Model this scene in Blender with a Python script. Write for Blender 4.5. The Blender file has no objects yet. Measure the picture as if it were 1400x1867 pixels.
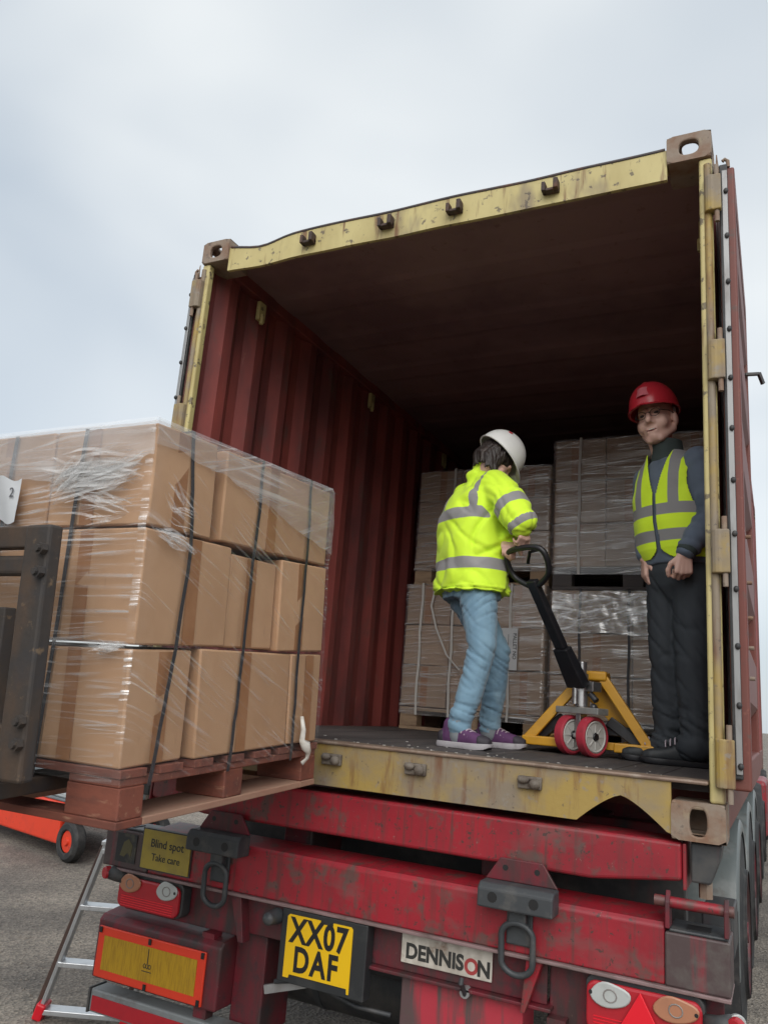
import bpy, bmesh, math, random
from mathutils import Vector, Matrix, noise as mnoise
R = math.radians
random.seed(7)
SC = bpy.context.scene
COL = SC.collection
ZG = 1.18            # height of the container's underside above the ground; heights below are measured from that underside

# ------------------------------------------------------------------ camera, sky, sun, exposure
cam = bpy.data.cameras.new('camera'); camo = bpy.data.objects.new('camera', cam); COL.objects.link(camo)
camo.location = (1.3816, -2.8383, 0.3553 + ZG); camo.rotation_euler = (1.8049, -0.0766, 0.4502)
cam.sensor_fit = 'HORIZONTAL'; cam.sensor_width = 36; cam.lens = 36 * 1446.98 / 1400; cam.clip_start = 0.05; cam.clip_end = 2000
SC.camera = camo
SUN_EL, SUN_AZ = 37.0, 156.0      # azimuth clockwise from +Y
w = bpy.data.worlds.new('World'); SC.world = w; w.use_nodes = True
nt = w.node_tree; nt.nodes.clear()
def wn(t, **k):
    n = nt.nodes.new(t)
    for a, b in k.items(): setattr(n, a, b)
    return n
wo = wn('ShaderNodeOutputWorld'); bg = wn('ShaderNodeBackground'); sky = wn('ShaderNodeTexSky', sky_type='NISHITA', sun_disc=False)
sky.sun_elevation = R(SUN_EL); sky.sun_rotation = R(SUN_AZ); sky.air_density = 1.0; sky.dust_density = 2.0
scl = wn('ShaderNodeVectorMath', operation='SCALE'); scl.inputs['Scale'].default_value = 0.16
tc = wn('ShaderNodeTexCoord'); mp = wn('ShaderNodeMapping'); mp.inputs['Scale'].default_value = (1.0, 1.0, 1.9); mp.inputs['Location'].default_value = (3.1, 1.7, .4)
n1 = wn('ShaderNodeTexNoise'); n1.inputs['Scale'].default_value = 1.25; n1.inputs['Detail'].default_value = 3.5; n1.inputs['Roughness'].default_value = .42; n1.inputs['Distortion'].default_value = .3
cr = wn('ShaderNodeValToRGB'); cr.color_ramp.elements[0].position = .34; cr.color_ramp.elements[1].position = .64
cr.color_ramp.elements[0].color = (.56, .63, .70, 1); cr.color_ramp.elements[1].color = (.96, .99, .985, 1)
mx = wn('ShaderNodeMix', data_type='RGBA'); mx.inputs[0].default_value = .86
lk = nt.links.new
lk(tc.outputs['Generated'], mp.inputs['Vector']); lk(mp.outputs[0], n1.inputs['Vector']); lk(n1.outputs[0], cr.inputs[0])
lk(sky.outputs[0], scl.inputs[0]); lk(scl.outputs[0], mx.inputs[6]); lk(cr.outputs[0], mx.inputs[7]); lk(mx.outputs[2], bg.inputs[0]); lk(bg.outputs[0], wo.inputs[0])
bg.inputs[1].default_value = 0.73
sl = bpy.data.lights.new('sun', 'SUN'); sl.energy = 1.5; sl.angle = R(55); sl.color = (1, .97, .92)
so = bpy.data.objects.new('sun', sl); COL.objects.link(so)
az, el = R(SUN_AZ), R(SUN_EL)
so.rotation_euler = Vector((math.sin(az) * math.cos(el), math.cos(az) * math.cos(el), math.sin(el))).to_track_quat('Z', 'Y').to_euler()
SC.view_settings.view_transform = 'Standard'; SC.view_settings.look = 'None'; SC.view_settings.gamma = 1; SC.view_settings.exposure = 0.52
SC.render.engine = 'CYCLES'; SC.cycles.use_denoising = True; SC.cycles.max_bounces = 6; SC.cycles.diffuse_bounces = 4; SC.cycles.glossy_bounces = 3; SC.cycles.transparent_max_bounces = 12
SC.cycles.use_adaptive_sampling = True; SC.cycles.adaptive_threshold = .02; SC.cycles.caustics_reflective = False; SC.cycles.caustics_refractive = False
SC.cycles.sample_clamp_indirect = 6

# ------------------------------------------------------------------ materials
MATS = {}
def nodes_of(name):
    m = bpy.data.materials.new(name); m.use_nodes = True
    t = m.node_tree; b = t.nodes['Principled BSDF']
    return m, t, b
def mat(name, col, rough=.6, metal=0., spec=.5, layers=(), bump=None, rnd=0., coord='Object', sheen=0, rvar=0.):
    """layers: (colour, noise scale, stretch xyz, lo, hi, strength[, detail])"""
    if name in MATS: return MATS[name]
    m, t, b = nodes_of(name); L = t.links.new
    c = t.nodes.new('ShaderNodeTexCoord'); out = None
    b.inputs['Roughness'].default_value = rough; b.inputs['Metallic'].default_value = metal; b.inputs['Specular IOR Level'].default_value = spec
    rgb = t.nodes.new('ShaderNodeRGB'); rgb.outputs[0].default_value = (*col, 1); out = rgb.outputs[0]
    if rnd:
        oi = t.nodes.new('ShaderNodeObjectInfo'); hs = t.nodes.new('ShaderNodeHueSaturation'); mr = t.nodes.new('ShaderNodeMapRange')
        mr.inputs['To Min'].default_value = 1 - rnd; mr.inputs['To Max'].default_value = 1 + rnd
        L(oi.outputs['Random'], mr.inputs[0]); L(mr.outputs[0], hs.inputs['Value']); L(out, hs.inputs['Color']); out = hs.outputs[0]
    seed = 0
    for ly in layers:
        lc, sc, st, lo, hi, stg = ly[:6]; det = ly[6] if len(ly) > 6 else 4
        p = t.nodes.new('ShaderNodeMapping'); p.inputs['Scale'].default_value = st; p.inputs['Location'].default_value = (seed * 3.7 + .3, seed * 1.9, seed * 2.3); seed += 1
        n = t.nodes.new('ShaderNodeTexNoise'); n.inputs['Scale'].default_value = sc; n.inputs['Detail'].default_value = det; n.inputs['Roughness'].default_value = .62
        r = t.nodes.new('ShaderNodeMapRange'); r.inputs['From Min'].default_value = lo; r.inputs['From Max'].default_value = hi; r.inputs['To Max'].default_value = stg
        x = t.nodes.new('ShaderNodeMix'); x.data_type = 'RGBA'; x.inputs[7].default_value = (*lc, 1)
        L(c.outputs[coord], p.inputs[0]); L(p.outputs[0], n.inputs['Vector']); L(n.outputs[0], r.inputs[0]); L(r.outputs[0], x.inputs[0]); L(out, x.inputs[6]); out = x.outputs[2]
    L(out, b.inputs['Base Color'])
    if rvar:
        n = t.nodes.new('ShaderNodeTexNoise'); n.inputs['Scale'].default_value = 9; n.inputs['Detail'].default_value = 5
        r = t.nodes.new('ShaderNodeMapRange'); r.inputs['To Min'].default_value = rough - rvar; r.inputs['To Max'].default_value = rough + rvar
        L(c.outputs[coord], n.inputs['Vector']); L(n.outputs[0], r.inputs[0]); L(r.outputs[0], b.inputs['Roughness'])
    if bump:
        sc, stg, dist = bump
        n = t.nodes.new('ShaderNodeTexNoise'); n.inputs['Scale'].default_value = sc; n.inputs['Detail'].default_value = 5
        k = t.nodes.new('ShaderNodeBump'); k.inputs['Strength'].default_value = stg; k.inputs['Distance'].default_value = dist
        L(c.outputs[coord], n.inputs['Vector']); L(n.outputs[0], k.inputs['Height']); L(k.outputs[0], b.inputs['Normal'])
    if sheen:
        b.inputs['Sheen Weight'].default_value = sheen
    MATS[name] = m
    return m
V1 = (1, 1, 1)
DIRT = (.09, .07, .06); RUST = (.16, .065, .03); GREY = (.16, .15, .14)
M_red = mat('trailer_red', (.33, .016, .028), .42, layers=[((.22, .016, .026), 2.5, V1, .40, .62, .8), ((.075, .04, .036), 5, (7, 1, .45), .50, .70, .75), (DIRT, 11, V1, .54, .64, .75), ((.12, .10, .09), 3, (1, 1, 2), .56, .70, .5), ((.05, .04, .035), 55, V1, .62, .65, .8), ((.28, .20, .17), 90, V1, .68, .70, .5)], bump=(60, .15, .002), rvar=.14)
M_redk = mat('trailer_dark_red', (.15, .014, .024), .5, layers=[((.04, .032, .03), 5, (3, 1, .6), .40, .64, .85), ((.03, .03, .033), 14, V1, .5, .62, .6), ((.16, .12, .10), 60, V1, .66, .69, .5)], bump=(50, .15, .002), rvar=.1)
M_black = mat('dirty_black_steel', (.035, .038, .042), .55, layers=[((.11, .10, .09), 7, V1, .45, .75, .7), ((.15, .03, .03), 3, (4, 1, .5), .58, .75, .4)], bump=(70, .2, .002), rvar=.1)
M_dkgrey = mat('dark_grey_cast', (.045, .05, .055), .5, layers=[((.13, .12, .11), 12, V1, .5, .75, .7)], bump=(90, .25, .002))
M_yel = mat('container_yellow', (.56, .475, .215), .55, layers=[((.40, .32, .13), 4, (1, 1, .5), .42, .66, .7), ((.22, .17, .12), 3, (1.5, 1, .6), .54, .66, .7), (RUST, 5, (4, 1, .5), .56, .68, .85), (DIRT, 24, V1, .60, .65, .8)], bump=(50, .15, .003), rvar=.1)
M_yelw = mat('worn_yellow_sill', (.36, .25, .07), .6, layers=[((.225, .185, .145), 3.2, (1, 1, 1.2), .38, .56, .9), (RUST, 6, (3, 1, .5), .52, .7, .8), ((.25, .22, .19), 22, V1, .6, .7, .8), (DIRT, 40, V1, .62, .7, .8)], bump=(55, .3, .003))
M_rustc = mat('rusty_casting', (.26, .205, .16), .7, layers=[((.20, .10, .055), 8, V1, .42, .66, .9), ((.35, .3, .2), 14, V1, .6, .75, .6), (DIRT, 30, V1, .6, .72, .8)], bump=(45, .4, .004))
M_cont_in = mat('container_inside_red', (.29, .062, .052), .6, layers=[((.12, .034, .034), 3, (1, 1, .35), .38, .64, .9), ((.10, .07, .06), 10, (1, 1, .4), .56, .74, .7), ((.30, .13, .10), 25, (1, 1, .3), .66, .75, .5)], bump=(30, .12, .003))
M_roof_in = mat('container_roof_inside', (.27, .165, .165), .65, layers=[((.16, .09, .10), 1.6, (.8, .8, 1), .42, .66, .9), ((.13, .06, .05), 14, V1, .6, .74, .6)], bump=(30, .12, .003))
M_cont_out = mat('container_outside_red', (.165, .045, .034), .55, layers=[((.14, .055, .042), 4, (1, 1, .5), .45, .7, .8), ((.27, .10, .07), 30, V1, .62, .68, .5), (DIRT, 18, V1, .6, .73, .7)], bump=(40, .15, .003))
M_gasket = mat('rubber_gasket', (.028, .028, .03), .55, layers=[((.09, .085, .08), 15, V1, .52, .7, .6)])
M_strip = mat('gasket_strip_metal', (.30, .30, .30), .4, .35, layers=[(DIRT, 9, (1, 1, .3), .52, .7, .6)])
M_plank = mat('worn_floor_plank', (.085, .075, .072), .75, layers=[((.045, .04, .042), 4, (3, .4, 1), .42, .65, .9), ((.19, .16, .14), 10, (5, .5, 1), .58, .75, .7)], bump=(40, .4, .004), rnd=.2)
M_chrome = mat('bare_steel', (.55, .55, .56), .28, .9, layers=[((.2, .2, .2), 30, V1, .5, .7, .5)])
M_alu = mat('ladder_aluminium', (.62, .64, .66), .35, .7, layers=[((.3, .3, .3), 20, (1, 1, .2), .5, .75, .5)])
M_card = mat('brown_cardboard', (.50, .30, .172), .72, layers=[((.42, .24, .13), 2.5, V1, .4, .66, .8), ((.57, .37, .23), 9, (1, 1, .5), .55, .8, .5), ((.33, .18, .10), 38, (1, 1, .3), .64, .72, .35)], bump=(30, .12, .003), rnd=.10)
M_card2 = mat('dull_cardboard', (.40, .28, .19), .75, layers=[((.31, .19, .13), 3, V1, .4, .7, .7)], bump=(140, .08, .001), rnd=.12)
M_tape = mat('brown_tape', (.33, .155, .07), .35, layers=[((.42, .22, .11), 12, V1, .45, .7, .6)])
M_pal = mat('red_painted_pallet_wood', (.21, .066, .042), .75, layers=[((.12, .045, .034), 5, (1, 4, 4), .42, .68, .9), ((.40, .22, .14), 9, (1, 5, 5), .60, .74, .8), (DIRT, 20, V1, .6, .75, .5)], bump=(60, .4, .003), rnd=.12)
M_palcut = mat('raw_pallet_wood', (.34, .20, .14), .8, layers=[((.32, .16, .11), 7, (4, 1, 4), .45, .7, .8)], bump=(60, .4, .003), rnd=.1)
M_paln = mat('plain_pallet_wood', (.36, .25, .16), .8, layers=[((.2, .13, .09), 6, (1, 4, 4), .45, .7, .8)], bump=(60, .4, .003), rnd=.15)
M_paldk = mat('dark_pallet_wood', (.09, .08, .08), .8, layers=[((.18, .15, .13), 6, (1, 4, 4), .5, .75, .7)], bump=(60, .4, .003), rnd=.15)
M_strapk = mat('black_strap', (.035, .035, .04), .45)
M_strapw = mat('white_strap', (.62, .60, .57), .45)
M_rustfl = mat('rusty_forklift_steel', (.045, .038, .034), .65, layers=[((.10, .06, .036), 6, (1, 1, .5), .46, .68, .8), ((.035, .035, .04), 11, V1, .5, .7, .7), ((.24, .16, .09), 30, V1, .62, .73, .6)], bump=(50, .4, .003))
M_hi = None
M_white = mat('white_helmet_plastic', (.80, .80, .78), .3, layers=[((.6, .6, .58), 12, V1, .58, .75, .3)])
M_redhat = mat('red_helmet_plastic', (.50, .025, .04), .3, layers=[((.38, .03, .04), 12, V1, .55, .75, .4)])
M_skin = mat('skin', (.70, .44, .36), .5, layers=[((.66, .34, .27), 11, V1, .45, .7, .4)], bump=(160, .1, .001))
M_hairb = mat('dark_brown_hair', (.028, .02, .018), .5, layers=[((.09, .065, .055), 30, (1, 1, .15), .52, .7, .8)], bump=(160, .5, .004))
M_hairg = mat('grey_hair', (.30, .29, .28), .6, bump=(160, .5, .004))
M_jean = mat('washed_blue_denim', (.20, .33, .43), .85, layers=[((.13, .235, .33), 5, (1, 1, .6), .42, .68, .9), ((.33, .46, .54), 8, (1, 1, .5), .55, .78, .6)], bump=(420, .25, .002), sheen=.2)
M_trk = mat('charcoal_trousers', (.034, .04, .048), .8, layers=[((.05, .057, .066), 6, (1, 1, .4), .5, .75, .6)], bump=(300, .2, .002))
M_sweat = mat('slate_sweatshirt', (.12, .15, .20), .9, layers=[((.06, .08, .115), 7, V1, .45, .7, .8)], bump=(260, .25, .002), sheen=.15)
M_collar = mat('dark_green_collar', (.045, .06, .058), .9, bump=(260, .25, .002))
M_shoe = mat('purple_trainer_mesh', (.11, .04, .12), .8, layers=[((.08, .03, .09), 20, V1, .45, .7, .8)], bump=(300, .3, .002))
M_shoedk = mat('dark_trainer_trim', (.04, .035, .045), .7)
M_sole = mat('pale_trainer_sole', (.42, .40, .42), .7, layers=[((.2, .18, .18), 25, V1, .5, .7, .7)])
M_boot = mat('black_boot_leather', (.028, .032, .036), .6, layers=[((.07, .07, .07), 14, V1, .5, .75, .6)], bump=(70, .2, .002))
M_truck = mat('pallet_truck_yellow', (.63, .32, .022), .38, layers=[((.40, .19, .02), 7, V1, .5, .75, .6), (DIRT, 25, V1, .62, .74, .7)], bump=(60, .1, .002))
M_truckk = mat('pallet_truck_black', (.012, .012, .015), .42, layers=[((.04, .04, .045), 14, V1, .55, .75, .6)])
M_poly = mat('red_polyurethane_tyre', (.45, .04, .065), .4, layers=[((.25, .04, .05), 30, V1, .5, .7, .6)])
M_nylon = mat('pale_nylon_wheel', (.58, .57, .54), .45, layers=[((.4, .38, .34), 25, V1, .55, .75, .5)])
M_tyre = mat('tyre_rubber', (.026, .027, .028), .75, layers=[((.09, .085, .08), 12, V1, .5, .7, .6)], bump=(40, .3, .003))
M_mud = mat('grey_mudguard_plastic', (.13, .15, .15), .35, layers=[((.26, .27, .26), 5, V1, .5, .72, .7), (DIRT, 14, V1, .55, .72, .6)])
M_orange = mat('orange_red_paint', (.72, .055, .022), .4, layers=[((.5, .05, .03), 7, V1, .5, .75, .6), (DIRT, 22, V1, .62, .73, .6)])
M_deck = mat('grey_rubber_deck', (.13, .15, .16), .6, layers=[((.2, .21, .21), 10, V1, .5, .75, .5)])
M_hose = mat('pale_grey_hose', (.34, .37, .38), .5)
M_plate = mat('number_plate_yellow', (.80, .49, .012), .3, layers=[((.6, .37, .02), 14, V1, .6, .75, .4)])
M_ink = mat('black_lettering', (.012, .012, .013), .5)
M_ink2 = mat('dull_lettering', (.03, .03, .028), .6)
M_inkred = mat('red_lettering', (.36, .05, .05), .5)
M_sign = mat('grimy_white_sign', (.60, .56, .50), .5, layers=[((.22, .18, .14), 7, (1, 1, .8), .46, .68, .8), (RUST, 12, V1, .6, .72, .7)])
M_warn = mat('faded_yellow_sign', (.40, .30, .045), .5, layers=[((.24, .19, .06), 9, V1, .45, .7, .7)])
M_refred = mat('red_reflective_border', (.70, .05, .022), .35, layers=[((.52, .04, .02), 10, V1, .5, .75, .4)])
M_refyel = mat('amber_reflective_film', (.46, .27, .012), .45, layers=[((.34, .185, .01), 60, (3, 1, .25), .45, .6, .9), ((.3, .17, .02), 9, V1, .55, .75, .5)])
M_lensr = mat('red_lamp_lens', (.42, .02, .03), .25, layers=[((.25, .02, .03), 14, V1, .5, .75, .5)])
M_lensb = mat('bright_red_reflector', (.75, .015, .03), .3)
M_lensw = mat('clear_lamp_lens', (.45, .47, .46), .22, layers=[((.3, .31, .3), 14, V1, .5, .75, .5)])
M_lensa = mat('amber_lamp_lens', (.42, .19, .11), .3, layers=[((.3, .14, .09), 14, V1, .5, .75, .5)])
M_paper = mat('white_paper', (.70, .72, .74), .7, layers=[((.55, .57, .6), 9, V1, .5, .75, .5)])
M_chip = mat('white_debris', (.45, .43, .40), .8)
M_brown = mat('brown_ladder_stile', (.085, .05, .04), .6, layers=[((.05, .035, .03), 12, V1, .5, .7, .6)])
M_glassf = mat('spectacle_frame', (.03, .03, .03), .3, .4)
M_silver = mat('silver_reflective_tape', (.28, .275, .28), .55)
M_lime = mat('lime_edge_binding', (.62, .92, .03), .8)

def hi_vis(name, base):
    m, t, b = nodes_of(name); L = t.links.new
    a = t.nodes.new('ShaderNodeAttribute'); a.attribute_name = 'band'
    r = t.nodes.new('ShaderNodeMapRange'); r.inputs['From Min'].default_value = -.0006; r.inputs['From Max'].default_value = .0006
    x = t.nodes.new('ShaderNodeMix'); x.data_type = 'RGBA'; x.inputs[6].default_value = (*base, 1); x.inputs[7].default_value = (.27, .262, .265, 1)
    c = t.nodes.new('ShaderNodeTexCoord'); n = t.nodes.new('ShaderNodeTexNoise'); n.inputs['Scale'].default_value = 6; n.inputs['Detail'].default_value = 4
    h = t.nodes.new('ShaderNodeHueSaturation'); mr = t.nodes.new('ShaderNodeMapRange'); mr.inputs['From Min'].default_value = .3; mr.inputs['From Max'].default_value = .7; mr.inputs['To Min'].default_value = .9; mr.inputs['To Max'].default_value = 1.06
    L(c.outputs['Object'], n.inputs['Vector']); L(n.outputs[0], mr.inputs[0]); L(mr.outputs[0], h.inputs['Value'])
    L(a.outputs['Fac'], r.inputs[0]); L(r.outputs[0], x.inputs[0]); L(x.outputs[2], h.inputs['Color']); L(h.outputs[0], b.inputs['Base Color'])
    b.inputs['Roughness'].default_value = .75; b.inputs['Sheen Weight'].default_value = .15
    n2 = t.nodes.new('ShaderNodeTexNoise'); n2.inputs['Scale'].default_value = 220; k = t.nodes.new('ShaderNodeBump'); k.inputs['Strength'].default_value = .2; k.inputs['Distance'].default_value = .002
    L(c.outputs['Object'], n2.inputs['Vector']); L(n2.outputs[0], k.inputs['Height']); L(k.outputs[0], b.inputs['Normal'])
    return m
M_hi = hi_vis('hi_vis_fleece', (.70, 1.0, .04))
M_vest = hi_vis('hi_vis_polyester', (.74, 1.0, .03))

def film(name, base, streak, rot, sx=2.0, sy=70., lo=.54, hi=.70, plo=.40, phi=.60, rough=.25, white=.85, gl=.45):
    """stretch film: clear, with whitish drawn-out streaks that follow the UV (u along the wrap, v up, metres)"""
    m, t, b = nodes_of(name); L = t.links.new
    t.nodes.remove(b); o = t.nodes['Material Output']
    uv = t.nodes.new('ShaderNodeUVMap')
    facs = []
    for k, (rr, a, c) in enumerate(rot):
        p0 = t.nodes.new('ShaderNodeMapping'); p0.inputs['Rotation'].default_value = (0, 0, R(rr))
        p = t.nodes.new('ShaderNodeMapping'); p.inputs['Scale'].default_value = (sx * a, sy * c, 1); p.inputs['Location'].default_value = (k * 3.3, k * 5.1, k)
        n = t.nodes.new('ShaderNodeTexNoise'); n.inputs['Scale'].default_value = 1; n.inputs['Detail'].default_value = 3; n.inputs['Distortion'].default_value = .25
        r = t.nodes.new('ShaderNodeMapRange'); r.inputs['From Min'].default_value = lo; r.inputs['From Max'].default_value = hi
        q = t.nodes.new('ShaderNodeTexNoise'); q.inputs['Scale'].default_value = 4.5; q.inputs['Detail'].default_value = 3
        qm = t.nodes.new('ShaderNodeMapping'); qm.inputs['Location'].default_value = (k * 7.7 + 2, k * 2.2, 0)
        r2 = t.nodes.new('ShaderNodeMapRange'); r2.inputs['From Min'].default_value = plo; r2.inputs['From Max'].default_value = phi
        mu = t.nodes.new('ShaderNodeMath'); mu.operation = 'MULTIPLY'
        L(uv.outputs[0], p0.inputs[0]); L(p0.outputs[0], p.inputs[0]); L(p.outputs[0], n.inputs['Vector']); L(n.outputs[0], r.inputs[0]); L(uv.outputs[0], qm.inputs[0]); L(qm.outputs[0], q.inputs['Vector']); L(q.outputs[0], r2.inputs[0])
        L(r.outputs[0], mu.inputs[0]); L(r2.outputs[0], mu.inputs[1]); facs.append(mu.outputs[0])
    cur = facs[0]
    for f in facs[1:]:
        mx_ = t.nodes.new('ShaderNodeMath'); mx_.operation = 'MAXIMUM'; L(cur, mx_.inputs[0]); L(f, mx_.inputs[1]); cur = mx_.outputs[0]
    ma = t.nodes.new('ShaderNodeMath'); ma.operation = 'MULTIPLY_ADD'; ma.inputs[1].default_value = streak; ma.inputs[2].default_value = base; ma.use_clamp = True
    L(cur, ma.inputs[0])
    tr = t.nodes.new('ShaderNodeBsdfTransparent'); tr.inputs[0].default_value = (.975, .975, .975, 1)
    d = t.nodes.new('ShaderNodeBsdfDiffuse'); d.inputs[0].default_value = (white, white, white, 1)
    g = t.nodes.new('ShaderNodeBsdfGlossy'); g.inputs['Roughness'].default_value = rough; g.inputs[0].default_value = (.95, .95, .95, 1)
    x1 = t.nodes.new('ShaderNodeMixShader'); x1.inputs[0].default_value = gl; L(d.outputs[0], x1.inputs[1]); L(g.outputs[0], x1.inputs[2])
    x2 = t.nodes.new('ShaderNodeMixShader'); L(ma.outputs[0], x2.inputs[0]); L(tr.outputs[0], x2.inputs[1]); L(x1.outputs[0], x2.inputs[2])
    bp = t.nodes.new('ShaderNodeBump'); bp.inputs['Strength'].default_value = .5; bp.inputs['Distance'].default_value = .004; L(cur, bp.inputs['Height']); L(bp.outputs[0], g.inputs['Normal'])
    L(x2.outputs[0], o.inputs[0])
    return m
M_film = film('stretch_film', .06, .70, [(0, 1, 1), (-4, 1.4, 1.3)])
M_filmd = film('stretch_film_diagonal', .03, .40, [(24, .8, 1), (31, 1.2, 1.3)], lo=.57, plo=.46, phi=.64)
M_filmtop = film('stretch_film_top_sheet', .20, .38, [(3, .6, .6), (-18, 1, .8)], plo=.3, phi=.6, white=.9, gl=.25)
M_filmfold = film('crumpled_film', .09, .34, [(40, 3, .35), (-35, 4, .5)], lo=.42, plo=.2, phi=.5, white=.93, gl=.10)
M_filmin = film('stretch_film_inner', .15, .85, [(0, 1.2, .8), (-7, 1, 1)], lo=.52, hi=.74)

# ------------------------------------------------------------------ mesh helpers
class MB:
    def __init__(s): s.v = []; s.f = []; s.uv = None
    def add(s, vs, fs):
        o = len(s.v); s.v += [tuple(v) for v in vs]; s.f += [tuple(i + o for i in f) for f in fs]; return s
    def box(s, x0, x1, y0, y1, z0, z1, M=None):
        vs = [Vector(p) for p in ((x0, y0, z0), (x1, y0, z0), (x1, y1, z0), (x0, y1, z0), (x0, y0, z1), (x1, y0, z1), (x1, y1, z1), (x0, y1, z1))]
        if M is not None: vs = [M @ v for v in vs]
        return s.add(vs, [(0, 3, 2, 1), (4, 5, 6, 7), (0, 1, 5, 4), (1, 2, 6, 5), (2, 3, 7, 6), (3, 0, 4, 7)])
    def bar(s, p0, p1, w, h, up=(0, 0, 1)):
        p0, p1 = Vector(p0), Vector(p1); d = (p1 - p0); L = d.length; d.normalize(); u = Vector(up)
        x = d.cross(u); x = x.normalized() if x.length > 1e-5 else Vector((1, 0, 0)); u = x.cross(d).normalized()
        M = Matrix((x, d, u)).transposed().to_4x4(); M.translation = p0
        return s.box(-w / 2, w / 2, 0, L, -h / 2, h / 2, M)
    def prism(s, poly, axis, a, b):
        """poly of 2D points in the two other axes (cyclic order x:yz y:xz z:xy)"""
        def P(u, v, t): return (t, u, v) if axis == 'x' else (u, t, v) if axis == 'y' else (u, v, t)
        n = len(poly); vs = [P(u, v, a) for u, v in poly] + [P(u, v, b) for u, v in poly]
        fs = [tuple(range(n)), tuple(range(2 * n - 1, n - 1, -1))] + [(i, i + n, (i + 1) % n + n, (i + 1) % n) for i in range(n)]
        return s.add(vs, fs)
    def cyl(s, p0, p1, r0, r1=None, n=16, caps=True):
        r1 = r0 if r1 is None else r1; p0, p1 = Vector(p0), Vector(p1); d = (p1 - p0).normalized()
        a = d.orthogonal().normalized(); b = d.cross(a); vs = []
        for p, r in ((p0, r0), (p1, r1)):
            for i in range(n):
                t = 2 * math.pi * i / n; vs.append(p + a * math.cos(t) * r + b * math.sin(t) * r)
        fs = [(i, (i + 1) % n, (i + 1) % n + n, i + n) for i in range(n)]
        if caps: fs += [tuple(range(n - 1, -1, -1)), tuple(range(n, 2 * n))]
        return s.add(vs, fs)
    def tube(s, path, r, n=10, closed=False):
        P = [Vector(p) for p in path]; m = len(P); rr = r if isinstance(r, (list, tuple)) else [r] * m; vs = []; ref = None
        for i in range(m):
            a = P[i - 1] if (i > 0 or closed) else P[i]; b = P[(i + 1) % m] if (i < m - 1 or closed) else P[i]
            d = (b - a).normalized()
            if ref is None: ref = d.orthogonal().normalized()
            x = (ref - d * ref.dot(d)); x = x.normalized() if x.length > 1e-6 else d.orthogonal().normalized(); ref = x; y = d.cross(x)
            for k in range(n):
                t = 2 * math.pi * k / n; vs.append(P[i] + x * math.cos(t) * rr[i] + y * math.sin(t) * rr[i])
        fs = []
        for i in range(m if closed else m - 1):
            for k in range(n):
                j = (i + 1) % m; fs.append((i * n + k, i * n + (k + 1) % n, j * n + (k + 1) % n, j * n + k))
        if not closed: fs += [tuple(range(n - 1, -1, -1)), tuple((m - 1) * n + k for k in range(n))]
        return s.add(vs, fs)
    def sphere(s, c, r, M=None, n=16, m=10):
        c = Vector(c); rx, ry, rz = (r, r, r) if not isinstance(r, (tuple, list)) else r; vs = []
        for i in range(m + 1):
            ph = math.pi * i / m
            for k in range(n):
                t = 2 * math.pi * k / n; q = Vector((math.sin(ph) * math.cos(t) * rx, math.sin(ph) * math.sin(t) * ry, math.cos(ph) * rz))
                vs.append(c + (M @ q if M is not None else q))
        return s.add(vs, [(i * n + k, (i + 1) * n + k, (i + 1) * n + (k + 1) % n, i * n + (k + 1) % n) for i in range(m) for k in range(n)])
    def cap(s, p0, p1, r0, r1=None, n=14):
        """capsule with a taper"""
        r1 = r0 if r1 is None else r1; p0, p1 = Vector(p0), Vector(p1); d = (p1 - p0); L = d.length; d = d.normalized() if L > 1e-6 else Vector((0, 0, 1))
        path, rr = [], []
        for k in range(5): a = math.pi / 2 * (k + .15) / 5; path.append(p0 - d * r0 * math.cos(a)); rr.append(r0 * math.sin(a))
        for k in range(4): t = k / 3; path.append(p0 + d * L * t); rr.append(r0 + (r1 - r0) * t)
        for k in range(4, -1, -1): a = math.pi / 2 * (k + .15) / 5; path.append(p1 + d * r1 * math.cos(a)); rr.append(r1 * math.sin(a))
        return s.tube(path, rr, n)
    def loft(s, rings, n=28, e=2.0):
        """rings: (centre, xdir, ydir, rx, ry) ; superellipse exponent e"""
        vs = []
        for c, xd, yd, rx, ry in rings:
            c, xd, yd = Vector(c), Vector(xd), Vector(yd)
            for k in range(n):
                t = 2 * math.pi * k / n; co, si = math.cos(t), math.sin(t)
                vs.append(c + xd * rx * math.copysign(abs(co) ** (2 / e), co) + yd * ry * math.copysign(abs(si) ** (2 / e), si))
        m = len(rings)
        fs = [(i * n + k, i * n + (k + 1) % n, (i + 1) * n + (k + 1) % n, (i + 1) * n + k) for i in range(m - 1) for k in range(n)]
        fs += [tuple(range(n - 1, -1, -1)), tuple((m - 1) * n + k for k in range(n))]
        return s.add(vs, fs)
    def grid(s, nu, nv, fn, uv=None):
        """fn(i/nu, j/nv) -> point"""
        o = len(s.v); 
        for j in range(nv + 1):
            for i in range(nu + 1): s.v.append(tuple(fn(i / nu, j / nv)))
        for j in range(nv):
            for i in range(nu): a = o + j * (nu + 1) + i; s.f.append((a, a + 1, a + nu + 2, a + nu + 1))
        return s
    def mesh(s, name, base=(0, 0, 0), fixn=True):
        me = bpy.data.meshes.new(name); b = Vector(base)
        me.from_pydata([Vector(v) - b for v in s.v], [], s.f)
        if fixn:
            bm = bmesh.new(); bm.from_mesh(me); bmesh.ops.recalc_face_normals(bm, faces=bm.faces); bm.to_mesh(me); bm.free()
        me.update(); return me

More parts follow.
